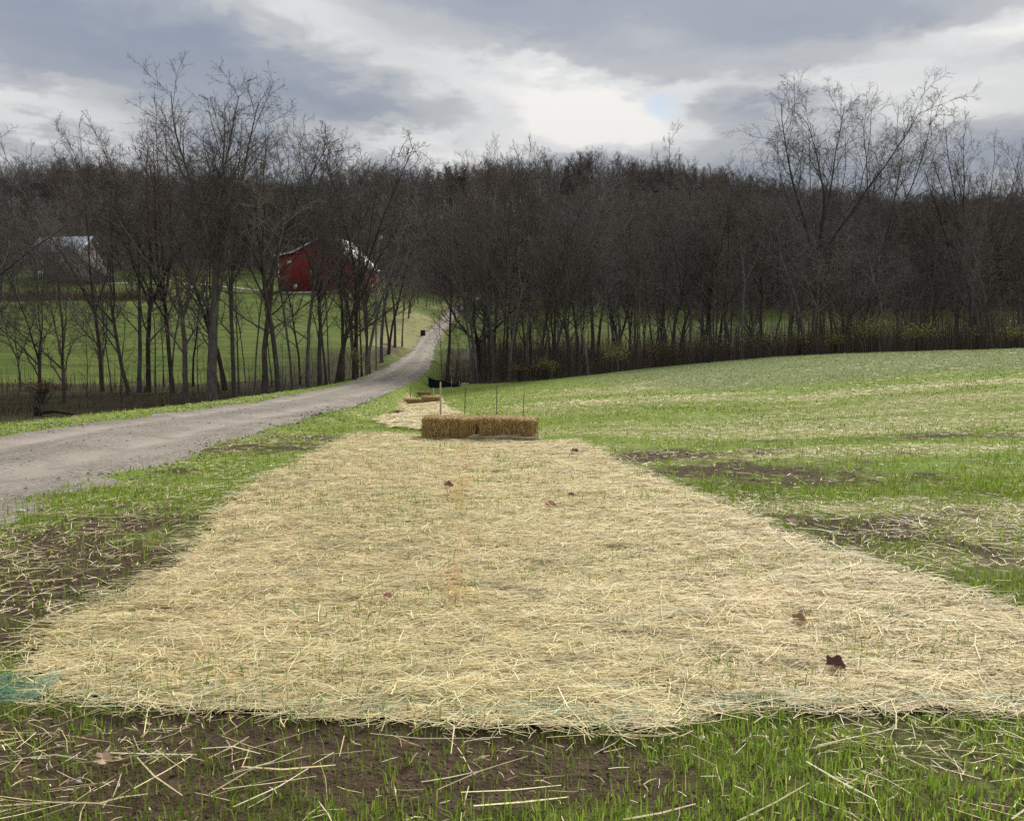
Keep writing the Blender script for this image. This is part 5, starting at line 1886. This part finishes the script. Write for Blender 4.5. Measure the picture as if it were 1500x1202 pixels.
YG = [(.26, .26, .05), (.18, .20, .045), (.32, .29, .07)]
BR = [(.11, .085, .04), (.085, .075, .035), (.13, .10, .045)]
for px, y, w, h, s_, lab, dn in ((1275, 62, 3.0, 2.4, YG, 'largest yellow-green shrub below the weeping tree', 1.5), (1222, 62, 1.6, 1.5, YG, 'small yellow-green shrub at the foot of the weeping tree', .8),
                                 (1345, 60, 2.6, 2.0, YG, 'yellow-green shrub between the weeping and fan-shaped trees', 1.1), (1490, 57, 2.2, 1.6, YG, 'yellow-green shrub at the frame edge above the field', .9),
                                 (902, 64, 2.4, 2.2, YG, 'yellow-green shrub at the wood edge past the rounded reddish tree', 1.1), (800, 65, 1.8, 1.6, YG, 'small yellow-green shrub beneath the rounded reddish tree', .8),
                                 (762, 65, 1.8, 1.4, BR, 'low olive shrub near the near tip of the wood', .8), (970, 63, 3.0, 1.9, BR, 'wide olive brown shrub at the middle of the wood edge', 1.1),
                                 (1040, 62, 3.0, 1.9, BR, 'olive brown shrub below the leaning tree', 1.0), (1110, 62, 3.0, 1.8, BR, 'olive brown shrub below the low forked tree', 1.0),
                                 (1170, 62, 2.6, 1.6, [(.16, .07, .035), (.12, .06, .03)], 'rusty shrub beside the dark trunk of the wood edge', .9),
                                 (1430, 58, 2.4, 1.6, BR, 'olive brown shrub below the fan-shaped tree', .9), (520, 60, 1.6, 2.6, YG, 'tall thin yellow-green shrub among the creekside trunks', .35),
                                 (60, 46, 2.2, 1.2, [(.15, .09, .05), (.11, .065, .04)], 'reddish brown shrub low beside the creek', .7)):
    shrub(px, y, w, h, s_, lab, dn)

# dark rotting stump by the creek
pT = sight(55, 588, 38)
st = thing('tree_stump', 'dark broken stump lying in the brush below the verge', 'stump', (pT[0], 38, g1(pT[0], 38)))
M_ROT = simple('rotten_wood', (.032, .026, .020), .4, 6, .95, .6)
b = MB()
for k in range(9):
    a_ = k * .7 + U(0, .4); r_ = U(.12, .30); h_ = U(.25, .6)
    tubes(b, np.array([[(0, 0, -.1), (math.cos(a_) * r_ * .6, math.sin(a_) * r_ * .6, h_ * .5), (math.cos(a_) * r_, math.sin(a_) * r_, h_)]]), np.array([[.16, .10, .03]]), 6)
b.build('butt', M_ROT, st)
b = MB(); tubes(b, np.array([[(.1, 0, .15), (.7, .1, .22), (1.5, .1, .08), (2.3, .3, .02)]]), np.array([[.10, .08, .055, .03]]), 7); b.build('fallen_limb', M_ROT, st)
# thin mast on the ridge
pA = sight(116, 205, 300)
az_ = g1(pA[0], 300)
ma = thing('radio_mast', 'thin twin radio mast above the left skyline', 'mast', (pA[0], 300, az_))
for x in (-.35, .35):
    b = MB(); tubes(b, np.array([[(x, 0, 0), (x, 0, (pA[2] - az_) * .5), (x, 0, pA[2] - az_)]]), np.array([[.07, .06, .05]]), 5); b.build('pole', M_DARKWOOD, ma)
print('done')
